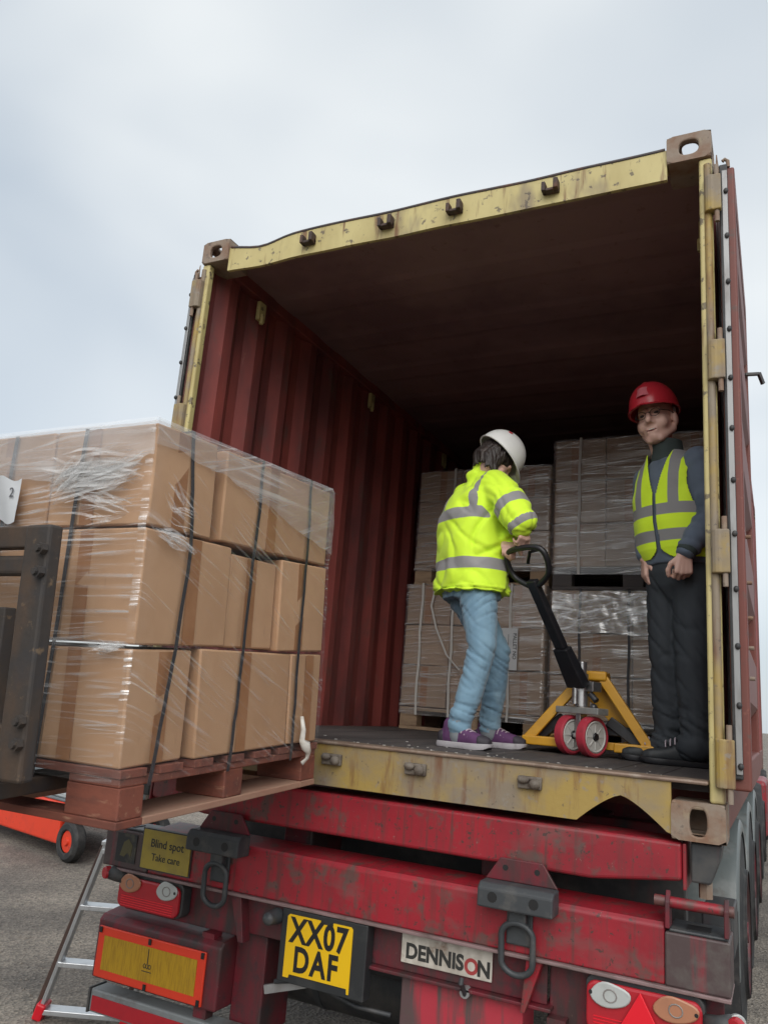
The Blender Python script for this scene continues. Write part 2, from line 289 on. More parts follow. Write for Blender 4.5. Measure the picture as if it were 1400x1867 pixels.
def link(name, me, m, parent=None, smooth=None, bevel=0, loc=None, seg=2):
    o = bpy.data.objects.new(name, me); COL.objects.link(o)
    if m is not None and not me.materials: me.materials.append(m)
    if parent is not None: o.parent = parent
    if loc is not None: o.location = loc
    if smooth: 
        me.polygons.foreach_set('use_smooth', [True] * len(me.polygons))
        if smooth is not True: me.set_sharp_from_angle(angle=R(smooth))
    if bevel:
        b = o.modifiers.new('edge', 'BEVEL'); b.width = bevel; b.segments = seg; b.limit_method = 'ANGLE'; b.angle_limit = R(40)
        b.harden_normals = False
    return o
def tag(o, label, cat, group=None, kind=None):
    o['label'] = label; o['category'] = cat
    if group: o['group'] = group
    if kind: o['kind'] = kind
    return o
class Thing:
    """an Empty at the thing's base; parts are written in scene coordinates (or in the thing's own, if local)"""
    def __init__(s, name, base, label, cat, group=None, rot=None, local=False):
        s.base = Vector(base); s.local = local
        s.o = bpy.data.objects.new(name, None); COL.objects.link(s.o); s.o.location = (base[0], base[1], base[2] + ZG)
        if rot: s.o.rotation_euler = rot
        s.o.empty_display_size = .1; tag(s.o, label, cat, group)
    def part(s, name, mb, m, parent=None, smooth=None, bevel=0, seg=2):
        me = mb if isinstance(mb, bpy.types.Mesh) else mb.mesh(name, (0, 0, 0) if s.local else s.base)
        return link(name, me, m, parent or s.o, smooth, bevel, seg=seg)
    def rep(s, name, src, loc, parent=None, rot=None):
        o = bpy.data.objects.new(name, src.data); COL.objects.link(o); o.parent = parent or s.o; o.location = loc
        if rot: o.rotation_euler = rot
        for md in src.modifiers:
            if md.type == 'BEVEL':
                b = o.modifiers.new('edge', 'BEVEL'); b.width = md.width; b.segments = md.segments; b.limit_method = 'ANGLE'; b.angle_limit = md.angle_limit
        return o
def single(name, mb, m, base, label, cat, group=None, smooth=None, bevel=0, kind=None, rot=None, local=False):
    me = mb.mesh(name, (0, 0, 0) if local else base); o = link(name, me, m, None, smooth, bevel); o.location = (base[0], base[1], base[2] + ZG)
    if rot: o.rotation_euler = rot
    return tag(o, label, cat, group, kind)
def evalmesh(me, mods):
    o = bpy.data.objects.new('tmp', me); COL.objects.link(o)
    for t, kw in mods:
        md = o.modifiers.new('m', t)
        for k, v in kw.items(): setattr(md, k, v)
    dg = bpy.context.evaluated_depsgraph_get(); r = bpy.data.meshes.new_from_object(o.evaluated_get(dg))
    bpy.data.objects.remove(o); bpy.data.meshes.remove(me)
    return r
def blob(mb, voxel, it=6, base=(0, 0, 0), folds=None):
    me = evalmesh(mb.mesh('tmp', base), [('REMESH', dict(mode='VOXEL', voxel_size=voxel)), ('SMOOTH', dict(factor=.5, iterations=it))])
    if folds:
        nrm = [v.normal.copy() for v in me.vertices]
        for v, n in zip(me.vertices, nrm): v.co += n * folds(v.co + Vector(base))
    me.polygons.foreach_set('use_smooth', [True] * len(me.polygons)); me.update()
    return me
def text_mesh(s, size, bold=0., xs=1., spacing=1.):
    cu = bpy.data.curves.new('t', 'FONT'); cu.body = s; cu.size = size; cu.offset = bold; cu.extrude = .0006; cu.align_x = 'CENTER'; cu.align_y = 'CENTER'; cu.space_character = spacing; cu.resolution_u = 4
    o = bpy.data.objects.new('t', cu); COL.objects.link(o); dg = bpy.context.evaluated_depsgraph_get()
    me = bpy.data.meshes.new_from_object(o.evaluated_get(dg)); bpy.data.objects.remove(o)
    for v in me.vertices: v.co.x *= xs
    return me
def nz(p, s, seed=0): return mnoise.noise(Vector(p) * s + Vector((seed * 3.1, seed * 1.7, seed)))

# ------------------------------------------------------------------ ground
def ground():
    m, t, b = nodes_of('gritty_yard_asphalt'); L = t.links.new
    c = t.nodes.new('ShaderNodeTexCoord'); v = t.nodes.new('ShaderNodeTexVoronoi'); v.inputs['Scale'].default_value = 62
    n = t.nodes.new('ShaderNodeTexNoise'); n.inputs['Scale'].default_value = 1.3; n.inputs['Detail'].default_value = 8
    n2 = t.nodes.new('ShaderNodeTexNoise'); n2.inputs['Scale'].default_value = 26; n2.inputs['Detail'].default_value = 6
    r = t.nodes.new('ShaderNodeValToRGB'); e = r.color_ramp.elements; e[0].position = .36; e[0].color = (.125, .112, .10, 1); e[1].position = .68; e[1].color = (.265, .235, .20, 1)
    r2 = t.nodes.new('ShaderNodeValToRGB'); e = r2.color_ramp.elements; e[0].position = 0; e[0].color = (.35, .35, .35, 1); e[1].position = 1; e[1].color = (1.75, 1.7, 1.62, 1)
    r3 = t.nodes.new('ShaderNodeMapRange'); r3.inputs['From Min'].default_value = .66; r3.inputs['From Max'].default_value = .73
    mu = t.nodes.new('ShaderNodeMix'); mu.data_type = 'RGBA'; mu.blend_type = 'MULTIPLY'; mu.inputs[0].default_value = .75
    mm = t.nodes.new('ShaderNodeMix'); mm.data_type = 'RGBA'; mm.inputs[7].default_value = (.03, .028, .026, 1)
    bp = t.nodes.new('ShaderNodeBump'); bp.inputs['Strength'].default_value = .7; bp.inputs['Distance'].default_value = .012
    for k in (v, n, n2): L(c.outputs['Object'], k.inputs['Vector'])
    L(n.outputs[0], r.inputs[0]); L(v.outputs['Color'], r2.inputs[0]); L(r.outputs[0], mu.inputs[6]); L(r2.outputs[0], mu.inputs[7]); L(n2.outputs[0], r3.inputs[0]); L(r3.outputs[0], mm.inputs[0]); L(mu.outputs[2], mm.inputs[6]); L(mm.outputs[2], b.inputs['Base Color'])
    L(v.outputs['Distance'], bp.inputs['Height']); L(bp.outputs[0], b.inputs['Normal']); b.inputs['Roughness'].default_value = .85
    o = link('ground', MB().add([(-600, -600, 0), (600, -600, 0), (600, 600, 0), (-600, 600, 0)], [(0, 1, 2, 3)]).mesh('ground'), m); o['kind'] = 'structure'
    # loose chippings in view
    st = MB()
    for i in range(1500):
        if i % 3: x, y = random.uniform(-5.5, -1.2), random.uniform(-.8, 4.2)
        else: x, y = random.uniform(1.1, 2.6), random.uniform(-.5, 6)
        s_ = random.uniform(.004, .013); a = random.random() * 6
        q = [Vector((math.cos(a + k * 1.57) * s_ * random.uniform(.6, 1.2), math.sin(a + k * 1.57) * s_ * random.uniform(.6, 1.2), 0)) for k in range(4)]
        p = Vector((x, y, .001)); st.add([p + k for k in q] + [p + Vector((0, 0, s_ * .8))], [(0, 1, 4), (1, 2, 4), (2, 3, 4), (3, 0, 4)])
    o = link('gravel', st.mesh('gravel'), mat('grey_chippings', (.20, .175, .15), .85, layers=[((.4, .36, .3), 6, V1, .5, .7, .7)])); tag(o, 'loose grey chippings scattered over the yard', 'gravel', kind='stuff')
ground()

# ------------------------------------------------------------------ shipping container
FL = .18
ct = Thing('shipping_container', (0, 3.03, 0), 'open red shipping container with worn yellow door frame, loaded on red trailer', 'container')
HX, HT, LEN = 1.219, 2.591, 6.058
def casting(x0, x1, z0, z1, y0, y1, hole_h, hole_w, hz):
    """corner fitting: hollow block with an oval hole in the door face and in the outer side"""
    me = MB(); xc = (x0 + x1) / 2; t = .022; n = 24
    def face(fn, a0, a1, b0, b1, hw, hh, ac, bc):
        out, inn = [], []
        for k in range(n):
            th = 2 * math.pi * k / n; co, si = math.cos(th), math.sin(th)
            # oval (stadium-like superellipse)
            inn.append((ac + hw * math.copysign(abs(co) ** .75, co), bc + hh * math.copysign(abs(si) ** .75, si)))
            sc = min((a1 - a0) / 2 / max(abs(co), 1e-6), (b1 - b0) / 2 / max(abs(si), 1e-6)); out.append(((a0 + a1) / 2 + co * sc, (b0 + b1) / 2 + si * sc))
        vs = [fn(u, v, 0) for u, v in out] + [fn(u, v, 0) for u, v in inn] + [fn(u, v, t) for u, v in inn] + [fn(u, v, t) for u, v in out]
        fs = []
        for k in range(n):
            j = (k + 1) % n; fs += [(k, j, j + n, k + n), (k + n, j + n, j + 2 * n, k + 2 * n), (k + 2 * n, j + 2 * n, j + 3 * n, k + 3 * n)]
        me.add(vs, fs)
    sgn = 1 if xc > 0 else -1
    sy = 1 if y1 > y0 else -1
    face(lambda u, v, d: (u, y0 + d * sy, v), x0, x1, z0, z1, hole_w, hole_h, xc, (z0 + z1) / 2)
    xo = x1 if sgn > 0 else x0
    face(lambda u, v, d: (xo - d * sgn, u, v), min(y0, y1), max(y0, y1), z0, z1, hole_w, hole_h, (y0 + y1) / 2, (z0 + z1) / 2)
    zo = z1 if hz > 0 else z0
    face(lambda u, v, d: (u, v, zo - d * hz), x0, x1, min(y0, y1), max(y0, y1), .032, .05, xc, (y0 + y1) / 2)
    xi = x0 if sgn > 0 else x1
    me.box(min(xi, xi + t * sgn), max(xi, xi + t * sgn), min(y0, y1) + .001, max(y0, y1) - .001, z0 + .001, z1 - .001)
    zi = z0 if hz > 0 else z1
    me.box(x0 + .001, x1 - .001, min(y0, y1) + .001, max(y0, y1) - .001, min(zi, zi + t * hz), max(zi, zi + t * hz))
    yb = y1
    if y0 > .1 or hz < 0: me.box(x0 + .001, x1 - .001, min(yb, yb - t * sy), max(yb, yb - t * sy), z0 + .001, z1 - .001)
    return me
for sx in (-1, 1):
    xa, xb = (1.057, 1.219) if sx > 0 else (-1.219, -1.057)
    for z0, z1, hz in ((HT - .118, HT, 1), (0, .118, -1)):
        ct.part('corner_casting', casting(xa, xb, z0, z1, 0, .178, .043 if hz < 0 else .032, .026 if hz < 0 else .036, hz), M_rustc, bevel=.006)
        ct.part('corner_casting', casting(xa, xb, z0, z1, LEN, LEN - .178, .036, .03, hz), M_rustc, bevel=.006)
    # rear corner post: inner channel with a rounded front roll
    xi, xo = (1.172, 1.219) if sx > 0 else (-1.219, -1.172)
    p = MB().box(min(xi, xo), max(xi, xo), .012, .055, .1185, HT - .1185)
    po = ct.part('corner_post', p, M_yel, bevel=.01, seg=3)
    ct.part('post_lip', MB().cyl((sx * 1.203, .014, .20), (sx * 1.203, .014, HT - .15), .014, n=12), M_yelw, po, smooth=40)
    ct.part('corner_post', MB().box(min(xi, xo), max(xi, xo), LEN - .12, LEN, .1185, HT - .1185), M_cont_out, bevel=.006)
    for hzc in (2.30, 1.625, .93, .245):
        h = MB().cyl((sx * 1.214, .002, hzc - .075), (sx * 1.214, .002, hzc + .075), .024, n=14).box(min(sx * 1.205, sx * 1.250), max(sx * 1.205, sx * 1.250), -.019, .006, hzc - .0745, hzc + .0745)
        ct.part('hinge', h, M_yelw, bevel=.004)
        ct.part('hinge_pin', MB().cyl((sx * 1.2345, -.004, hzc - .12), (sx * 1.2345, -.004, hzc + .12), .009, n=10), M_rustc, smooth=40)
# header: folded sheet, top edge dented near the far corner
def header():
    N = 60; pr_ = []
    def top(x): return HT - .045 - .016 * math.exp(-((x + .90) / .12) ** 2) + .006 * nz((x, 0, 0), 3)
    vs = []
    for i in range(N + 1):
        x = -1.057 + 2.114 * i / N; zt = top(x); dy = .012 * math.exp(-((x + .86) / .14) ** 2)
        vs += [(x, .012 + dy, 2.413 + .004 * nz((x, 3, 0), 4)), (x, .010 + dy * 2, zt - .006), (x, .016 + dy * 2, zt), (x, .15, zt + .004), (x, .15, zt - .02), (x, .034 + dy, zt - .02), (x, .030 + dy, 2.413 + .004 * nz((x, 3, 0), 4))]
    fs = []
    for i in range(N):
        for k in range(7): a, b = i * 7 + k, i * 7 + (k + 1) % 7; fs.append((a, b, b + 7, a + 7))
    fs += [tuple(range(7)), tuple(N * 7 + k for k in range(6, -1, -1))]
    return MB().add(vs, fs)
hd = ct.part('header', header(), M_yel, smooth=30)
ct.part('header_edge', MB().tube([(x_ / 40 * 2.1 - 1.05, .012 + .024 * math.exp(-((x_ / 40 * 2.1 - 1.05 + .86) / .14) ** 2), HT - .045 - .016 * math.exp(-((x_ / 40 * 2.1 - 1.05 + .90) / .12) ** 2) + .006 * nz((x_ / 40 * 2.1 - 1.05, 0, 0), 3)) for x_ in range(41)], .0075, 6), mat('dark_header_edge', (.07, .06, .065), .6, layers=[(RUST, 20, V1, .5, .7, .6)]), hd, smooth=True)
def lock_keeper(x, z, up):
    m = MB(); s = 1 if up else -1
    m.box(x - .033, x + .033, -.008, .011, z - .012, z + .012)
    m.box(x - .036, x - .02, -.03, .008, z - .012, z + .03); m.box(x + .014, x + .033, -.034, .008, z - .010, z + .036)
    m.box(x - .02, x + .016, -.026, .009, z - .014, z - .002)
    return m
for x in (-.571, -.156, .178, .603):
    ct.part('lock_keeper', lock_keeper(x, 2.466, True), mat('rusted_lock_keeper', (.055, .035, .03), .7, layers=[(RUST, 20, V1, .5, .7, .6)], bump=(60, .3, .002)), hd, bevel=.003)
# sill with fork pocket arch
def sill():
    zt, zb = .172, .021
    out = [(-1.0565, zb), (-1.0565, zt), (1.0565, zt), (1.0565, .012)]
    arch = [(1.045, .012)] + [(.895 + .15 * math.cos(a), .012 + .0) for a in ()]
    pts = []
    for k in range(15):
        t = k / 14; x = 1.043 - t * .288; c = (x - .899) / .144
        z = .018 + .095 * max(0, (1 - abs(c) ** 1.35)) ** 1.0
        pts.append((x, z))
    pts2 = []
    for k in range(15):
        t = k / 14; x = -.755 - t * .288; c = (x + .899) / .144
        pts2.append((x, .018 + .095 * max(0, (1 - abs(c) ** 1.35))))
    poly = out[:1] + [(-1.0565, zt), (1.0565, zt), (1.0565, .014)] + pts + pts2 + [(-1.0565, .014)]
    return MB().prism(poly[1:], 'y', .006, .03)
si = ct.part('sill', sill(), M_yelw, smooth=30)
lip = MB()
lip.box(-1.17, 1.17, -.004, .10, .1725, .186)
ct.part('sill_lip', lip, mat('rubbed_bare_lip', (.24, .17, .13), .55, .2, layers=[((.12, .08, .06), 9, (1, 3, 3), .45, .7, .8), ((.34, .29, .24), 25, V1, .55, .7, .7)], bump=(50, .3, .003)), si, bevel=.006)
for xa in (.899, -.899):
    ct.part('fork_pocket', MB().box(xa - .145, xa + .145, .035, .09, .116, .124), M_black, si)
for x in (-.197, .159, .592, -.55):
    k = MB(); k.box(x - .04, x + .045, -.012, .005, .098, .14); k.sphere((x - .018, -.014, .128), (.022, .018, .014)); k.sphere((x + .022, -.016, .116), (.02, .018, .018)); k.box(x - .03, x + .03, -.02, .004, .128, .140)
    ct.part('lock_keeper', k, mat('mangled_keeper', (.17, .145, .12), .7, layers=[((.07, .05, .04), 16, V1, .45, .65, .9)], bump=(40, .6, .006)), si, bevel=.004)
# corrugated side walls
def side_wall(sx):
    prof = []; y = .056; pitch = .278; dep = .036
    while y < LEN - .12 - pitch:
        prof += [(y, 0), (y + .07, 0), (y + .139, dep), (y + .209, dep)]; y += pitch
    prof += [(y, 0), (LEN - .12, 0)]
    vs = []; xo = sx * 1.212
    for t in (0, .0025):
        for (yy, d) in prof: vs += [(xo - sx * (d + t), yy, .15), (xo - sx * (d + t), yy, 2.50)]
    n = len(prof); fs = []
    for k in range(n - 1):
        fs += [(2 * k, 2 * k + 1, 2 * k + 3, 2 * k + 2), (2 * n + 2 * k, 2 * n + 2 * k + 2, 2 * n + 2 * k + 3, 2 * n + 2 * k + 1)]
    return MB().add(vs, fs)
for sx in (-1, 1):
    wall = ct.part('side_wall', side_wall(sx), M_cont_in)
    ct.part('top_rail', MB().box(min(sx * 1.155, sx * 1.218), max(sx * 1.155, sx * 1.218), .1785, LEN - .12, 2.495, 2.588), M_cont_in, wall, bevel=.006)
    ct.part('bottom_rail', MB().box(min(sx * 1.165, sx * 1.2175), max(sx * 1.165, sx * 1.2175), .179, LEN - .179, .02, .1795), M_cont_out, wall, bevel=.006)
    for yy in (.42, 1.8, 3.2, 4.6):
        ct.part('lashing_bracket', MB().box(sx * 1.15 - .012, sx * 1.15 + .012, yy, yy + .06, 2.36, 2.47).cyl((sx * 1.14, yy + .03, 2.34), (sx * 1.14, yy + .03, 2.40), .012), M_yel, wall, bevel=.003)
# roof
prof = []; y = .15
while y < LEN - .3:
    prof += [(y, 0), (y + .09, 0), (y + .14, .006), (y + .40, .006), (y + .45, 0)]; y += .52
prof += [(y, 0), (LEN - .06, 0)]
rv = []
for t in (0, .003):
    for yy, d in prof: rv += [(-1.16, yy, 2.553 + d + t), (0, yy, 2.558 + d + t), (1.16, yy, 2.553 + d + t)]
n_ = len(prof); rf = []
for s_ in (0, 1):
    for k in range(n_ - 1):
        for j in range(2): a = s_ * 3 * n_ + 3 * k + j; rf.append((a, a + 1, a + 4, a + 3))
rof = ct.part('roof', MB().add(rv, rf), M_roof_in)
ct.part('end_wall', MB().box(-1.165, 1.165, LEN - .06, LEN - .03, .15, 2.58), M_cont_in)
# floor planks, run lengthwise
px = -1.165
for i in range(14):
    wd = 2.33 / 14; ct.part('plank', MB().box(px + .0015, px + wd - .0015, .101, LEN - .065, .145, .1795 + random.uniform(-.0015, .0005)), M_plank, bevel=.002); px += wd
for yy in (.6, 1.5, 2.4, 3.3, 4.2, 5.1): ct.part('cross_member', MB().box(-1.16, 1.16, yy, yy + .05, .03, .144), M_cont_out)
ch = MB()
for i in range(80):
    x = random.choice((-.12, .05, .2, .45, .8, -.5)) + random.gauss(0, .13); x = max(-1.1, min(1.12, x)); yy = .06 + random.expovariate(7); s_ = random.uniform(.0015, .0065); a = random.random() * 3
    z = .187 if yy < .1 else .1805
    ch.bar((x, yy, z + s_ * .25), (x + math.cos(a) * s_ * 2, yy + math.sin(a) * s_ * 2, z + s_ * .3), s_, s_ * .4)
o = link('debris', ch.mesh('debris', (0, 3.03, 0)), M_chip); o.location = (0, 3.03, ZG); tag(o, 'white splinters and crumbs littering the container threshold', 'debris', kind='stuff')
# doors folded back along both sides
def door(sx):
    x0, x1 = sx * 1.240, sx * 1.296; a, b = min(x0, x1), max(x0, x1)
    z0, z1 = .165, 2.425; y0, y1 = .03, 1.19
    fr = MB(); fw = .10
    fr.box(a, b, y0, y0 + .06, z0, z1); fr.box(a, b, y1 - .06, y1, z0, z1); fr.box(a, b, y0 + .06, y1 - .06, z1 - fw, z1); fr.box(a, b, y0 + .06, y1 - .06, z0, z0 + fw)
    return fr, (y0 + .06, y1 - .06, z0 + fw, z1 - fw)
for sx in (1, -1):
    fr, (ya, yb, za, zb) = door(sx)
    dr = ct.part('door', fr, M_cont_out, bevel=.008, seg=3)
    dr['label'] = 'door leaf folded back along the container side'
    # pressed door panel with horizontal trapezoid ribs
    zs = []; z = za; pitch = (zb - za) / 5
    pv = []
    for k in range(5):
        z = za + k * pitch; pv += [(z, 0), (z + pitch * .32, 0), (z + pitch * .44, 1), (z + pitch * .88, 1)]
    pv.append((zb, 0))
    vs = []
    for t in (0, .003):
        for zz, d in pv:
            xx = sx * (1.2565 + .034 * d + t); vs += [(xx, ya, zz), (xx, yb, zz)]
    n_ = len(pv); fs = [(s_ * 2 * n_ + 2 * k, s_ * 2 * n_ + 2 * k + 1, s_ * 2 * n_ + 2 * k + 3, s_ * 2 * n_ + 2 * k + 2) for s_ in (0, 1) for k in range(n_ - 1)]
    ct.part('door_panel', MB().add(vs, fs), M_cont_out, dr)
    # gasket with steel strip and rivets on the hinge edge
    ct.part('gasket', MB().box(min(sx * 1.243, sx * 1.272), max(sx * 1.243, sx * 1.272), .012, .0295, .20, 2.43), M_gasket, dr, bevel=.004)
    ct.part('gasket_strip', MB().box(min(sx * 1.252, sx * 1.271), max(sx * 1.252, sx * 1.271), .007, .0118, .215, 2.40), M_strip, dr, bevel=.002)
    for k in range(12):
        zc = .24 + k * .188; ct.part('rivet', MB().sphere((sx * 1.266, .004, zc), (.009, .008, .011), n=10, m=6), M_gasket, dr, smooth=True)
    for yy in (.32, .86):
        rod = ct.part('locking_rod', MB().cyl((sx * 1.2275, yy, .17), (sx * 1.2275, yy, 2.44), .0125, n=10), M_strip, dr, smooth=40)
    for zc in (.52, .62, .72, .84, 1.0):
        ct.part('bolt', MB().cyl((sx * 1.291, .10, zc), (sx * 1.312, .10, zc), .007, n=8), M_rustc, dr)
    hnd = MB().bar((sx * 1.285, 1.11, 2.03), (sx * 1.345, 1.13, 2.035), .02, .012).bar((sx * 1.345, 1.13, 2.04), (sx * 1.362, 1.14, 1.985), .02, .012)
    ct.part('door_handle', hnd, M_black, dr)
    ct.part('retainer_hook', MB().cyl((sx * 1.238, .012, 2.40), (sx * 1.236, .012, 2.475), .007, .002, n=8).tube([(sx * 1.275, .03, 2.425), (sx * 1.274, .03, 2.452), (sx * 1.264, .03, 2.462), (sx * 1.256, .03, 2.455)], .007), M_rustc, dr)

# ------------------------------------------------------------------ trailer
tr = Thing('container_trailer', (0, 1.5, -ZG), 'red skeletal container trailer with number plate, seen from behind', 'trailer')
# upper bolster under the container
pol = [(-1.088, -.010), (1.088, -.010), (1.088, -.125), (.80, -.161), (-.80, -.161), (-1.088, -.125)]
ub = tr.part('rear_bolster', MB().prism(pol, 'y', .02, .20), M_red, bevel=.012, seg=3)
tr.part('bolster_end', MB().box(1.089, 1.10, .018, .19, -.15, -.012), M_red, ub, bevel=.003)
tr.part('bolster_end', MB().box(-1.10, -1.089, .018, .19, -.15, -.012), M_red, ub, bevel=.003)
for sx in (1, -1):
    tl = tr.part('twistlock_pad', MB().prism([(sx * 1.112, -.006), (sx * 1.205, -.006), (sx * 1.195, -.06), (sx * 1.17, -.125), (sx * 1.112, -.125)], 'y', .03, .19), M_black, bevel=.006)
    tr.part('twistlock_nut', MB().cyl((sx * 1.15, .09, -.175), (sx * 1.15, .09, -.126), .022, n=6), M_rustc, tl)
# lower cross beam
lb = tr.part('rear_beam', MB().prism([(.0, -.425), (.0, -.262), (.012, -.25), (.17, -.235), (.17, -.425)], 'x', -1.036, 1.036), M_red, bevel=.006, seg=3)
tr.part('beam_flange', MB().box(-1.224, 1.224, -.014, .18, -.437, -.4255), mat('grimy_flange', (.24, .16, .16), .55, layers=[(DIRT, 12, (1, 4, 4), .45, .7, .8)], bump=(60, .3, .003)), lb, bevel=.003)
for sx in (1, -1):
    x0, x1 = (1.037, 1.224) if sx > 0 else (-1.285, -1.037)
    e = tr.part('beam_end_plate', MB().box(x0, x1, -.006, .165, -.4252, -.272), mat('sooty_end_plate', (.075, .05, .05), .5, layers=[((.22, .03, .04), 3.5, (6, 1, .5), .55, .72, .8), ((.12, .11, .10), 14, V1, .5, .7, .6)], bump=(60, .2, .002)), bevel=.006)
    tr.part('slotted_top', MB().prism([(x0 + .012, -.2715), (x1 - .006, -.2715), (x1 - .006, -.262), (x0 + .012, -.262)], 'y', .0, .15), M_dkgrey, e, bevel=.004)
    tr.part('slot', MB().box(x0 + .06, x0 + .13, .02, .09, -.2618, -.2590), M_ink, e)
pin = tr.part('locking_pin', MB().cyl((1.004, .02, -.190), (1.236, .02, -.190), .017, n=14), M_red, smooth=40)
for xx in (1.045, 1.215): tr.part('pin_lug', MB().prism([(-.012, -.262), (.055, -.262), (.055, -.19), (.02, -.155), (-.012, -.185)], 'x', xx - .007, xx + .007), M_redk, pin, bevel=.003)
tr.part('toolbox', MB().box(1.13, 1.226, .17, .42, -.36, -.22), M_black, bevel=.006)
# twistlock stop blocks and tie-down rings
for x in (-.660, .577):
    w2 = .128
    bk = tr.part('stop_block', MB().prism([(-.085, -.285), (-.085, -.225), (-.065, -.208), (-.001, -.208), (-.001, -.285)], 'x', x - w2, x + w2), M_dkgrey, bevel=.006)
    tr.part('back_plate', MB().prism([(x - .125, -.2075), (x - .075, -.135), (x + .075, -.135), (x + .125, -.2075)], 'y', -.012, .0), M_redk, bk, bevel=.003)
    for dx in (-.075, .065):
        tr.part('bolt_hole', MB().cyl((x + dx, -.0855, -.25), (x + dx, -.0845, -.25), .017, n=12), M_ink, bk)
    for dx in (-.055, .055):
        tr.part('bolt_hole', MB().cyl((x + dx, -.013, -.165), (x + dx, -.0122, -.165), .010, n=10), M_ink, bk)
    rg = tr.part('tie_down_loop', MB().box(x - .03, x + .03, -.045, .0, -.335, -.2852).box(x - .045, x + .045, -.012, .0, -.40, -.286), M_dkgrey, bevel=.006)
    pth = []
    for k in range(28):
        a = 2 * math.pi * k / 28; hz_ = .055 if math.sin(a) > 0 else .055
        pth.append((x + .054 * math.cos(a), -.032 - .014 * math.sin(a) * .5, -.405 + (.035 if math.sin(a) > 0 else -.035) + .045 * math.sin(a)))
    tr.part('ring', MB().tube(pth, .0105, 10, True), M_dkgrey, rg, smooth=True)
# plates below the beam
tr.part('web_plate', MB().box(-.58, .66, .05, .062, -.575, -.438), M_redk, bevel=.003)
tr.part('web_flange', MB().box(-.10, .68, .02, .10, -.588, -.576), M_redk, bevel=.003)
tr.part('gusset', MB().prism([(.655, -.438), (.60, -.438), (.585, -.60), (.60, -.60)], 'y', -.0, .05), M_red, bevel=.003)
tr.part('gusset', MB().prism([(-.55, -.438), (-.60, -.438), (-.545, -.60), (-.52, -.60)], 'y', -.0, .05), M_redk, bevel=.003)
tr.part('centre_post', MB().box(.135, .58, .055, .20, -1.0, -.589), mat('streaked_post_red', (.42, .035, .055), .5, layers=[((.07, .065, .065), 4.2, (3, 1, .25), .46, .56, .9), (DIRT, 12, V1, .55, .72, .6)], bump=(50, .2, .002)), bevel=.006)
for xx in (-.46, .42): tr.part('chassis_rail', MB().box(xx - .07, xx + .07, .24, 8.2, -.50, -.17), M_redk, bevel=.008)
for yy in (.9, 2.2, 3.6, 5.0, 6.4): tr.part('outrigger', MB().box(-1.08, 1.08, yy, yy + .1, -.22, -.06), M_redk, bevel=.006)
# number plate
np_ = tr.part('plate_backing', MB().box(-.345, .020, -.012, .045, -.69, -.4385), mat('black_plate_holder', (.022, .024, .026), .5, layers=[((.07, .07, .07), 8, V1, .5, .72, .5)]), bevel=.004)
tr.part('number_plate', MB().prism([(-.317, -.462), (-.309, -.4545), (-.175, -.4545), (-.175, -.466), (-.120, -.466), (-.120, -.4545), (-.046, -.4545), (-.038, -.462), (-.038, -.675), (-.046, -.675), (-.048, -.6575), (-.290, -.6575), (-.294, -.670), (-.317, -.670)], 'y', -.0165, -.0125), M_plate, np_)
RX = Matrix.Rotation(R(90), 4, 'X')
def lettering(s, size, cx, cz, y, parent, th, m, xs=1., bold=0., roty=0, name='lettering', spacing=1.):
    me = text_mesh(s, size, bold, xs, spacing)
    M = Matrix.Translation(Vector((cx, y, cz)) - (Vector((0, 0, 0)) if th.local else th.base)) @ Matrix.Rotation(R(roty), 4, 'Y') @ RX
    me.transform(M); return th.part(name, me, m, parent)
lettering('XX07', .118, -.178, -.510, -.0172, np_, tr, M_ink, .80, .0038, spacing=1.10)
lettering('DAF', .118, -.183, -.607, -.0172, np_, tr, M_ink, .78, .0038, spacing=1.16)
tr.part('plate_lamp', MB().cyl((-.375, .0, -.475), (-.375, -.06, -.475), .03, .022, n=16).sphere((-.375, -.06, -.475), (.024, .018, .024)), M_dkgrey, smooth=40)
tr.part('plate_cable', MB().tube([(-.36, .0, -.70), (-.28, .03, -.69), (-.20, .06, -.70), (-.05, .08, -.74), (.10, .06, -.73)], .008), M_black, smooth=True)
tr.part('plate_bracket', MB().bar((-.40, .0, -.735), (-.24, .06, -.695), .012, .03), M_strip)
# maker's sign
sg = tr.part('maker_sign', MB().box(.133, .473, .040, .0445, -.545, -.4405), M_sign, bevel=.003)
sgb = tr.part('sign_bracket', MB().box(.16, .45, .045, .05, -.52, -.45), M_redk, sg)
full = text_mesh('DENNISON', .068, .0012, .92)
for txt, m_, part_ in (('DENNIS N', M_ink, 'a'), ('O', M_inkred, 'b')):
    if txt == 'O':
        lettering('O', .068, .3985, -.512, .0394, sg, tr, M_inkred, .92, .0026)
    else:
        lettering('DENNIS', .068, .2605, -.506, .0394, sg, tr, M_ink2, .92, .0026)
        lettering('N', .068, .4435, -.512, .0394, sg, tr, M_ink2, .92, .0026)
tr.part('tow_hook', MB().tube([(.385, .03, -.60), (.385, .0, -.565), (.385, -.02, -.55), (.385, -.012, -.535)], .008), M_black)
tr.part('clip', MB().cyl((.385, .02, -.589), (.385, .05, -.589), .018, n=10), M_strip)
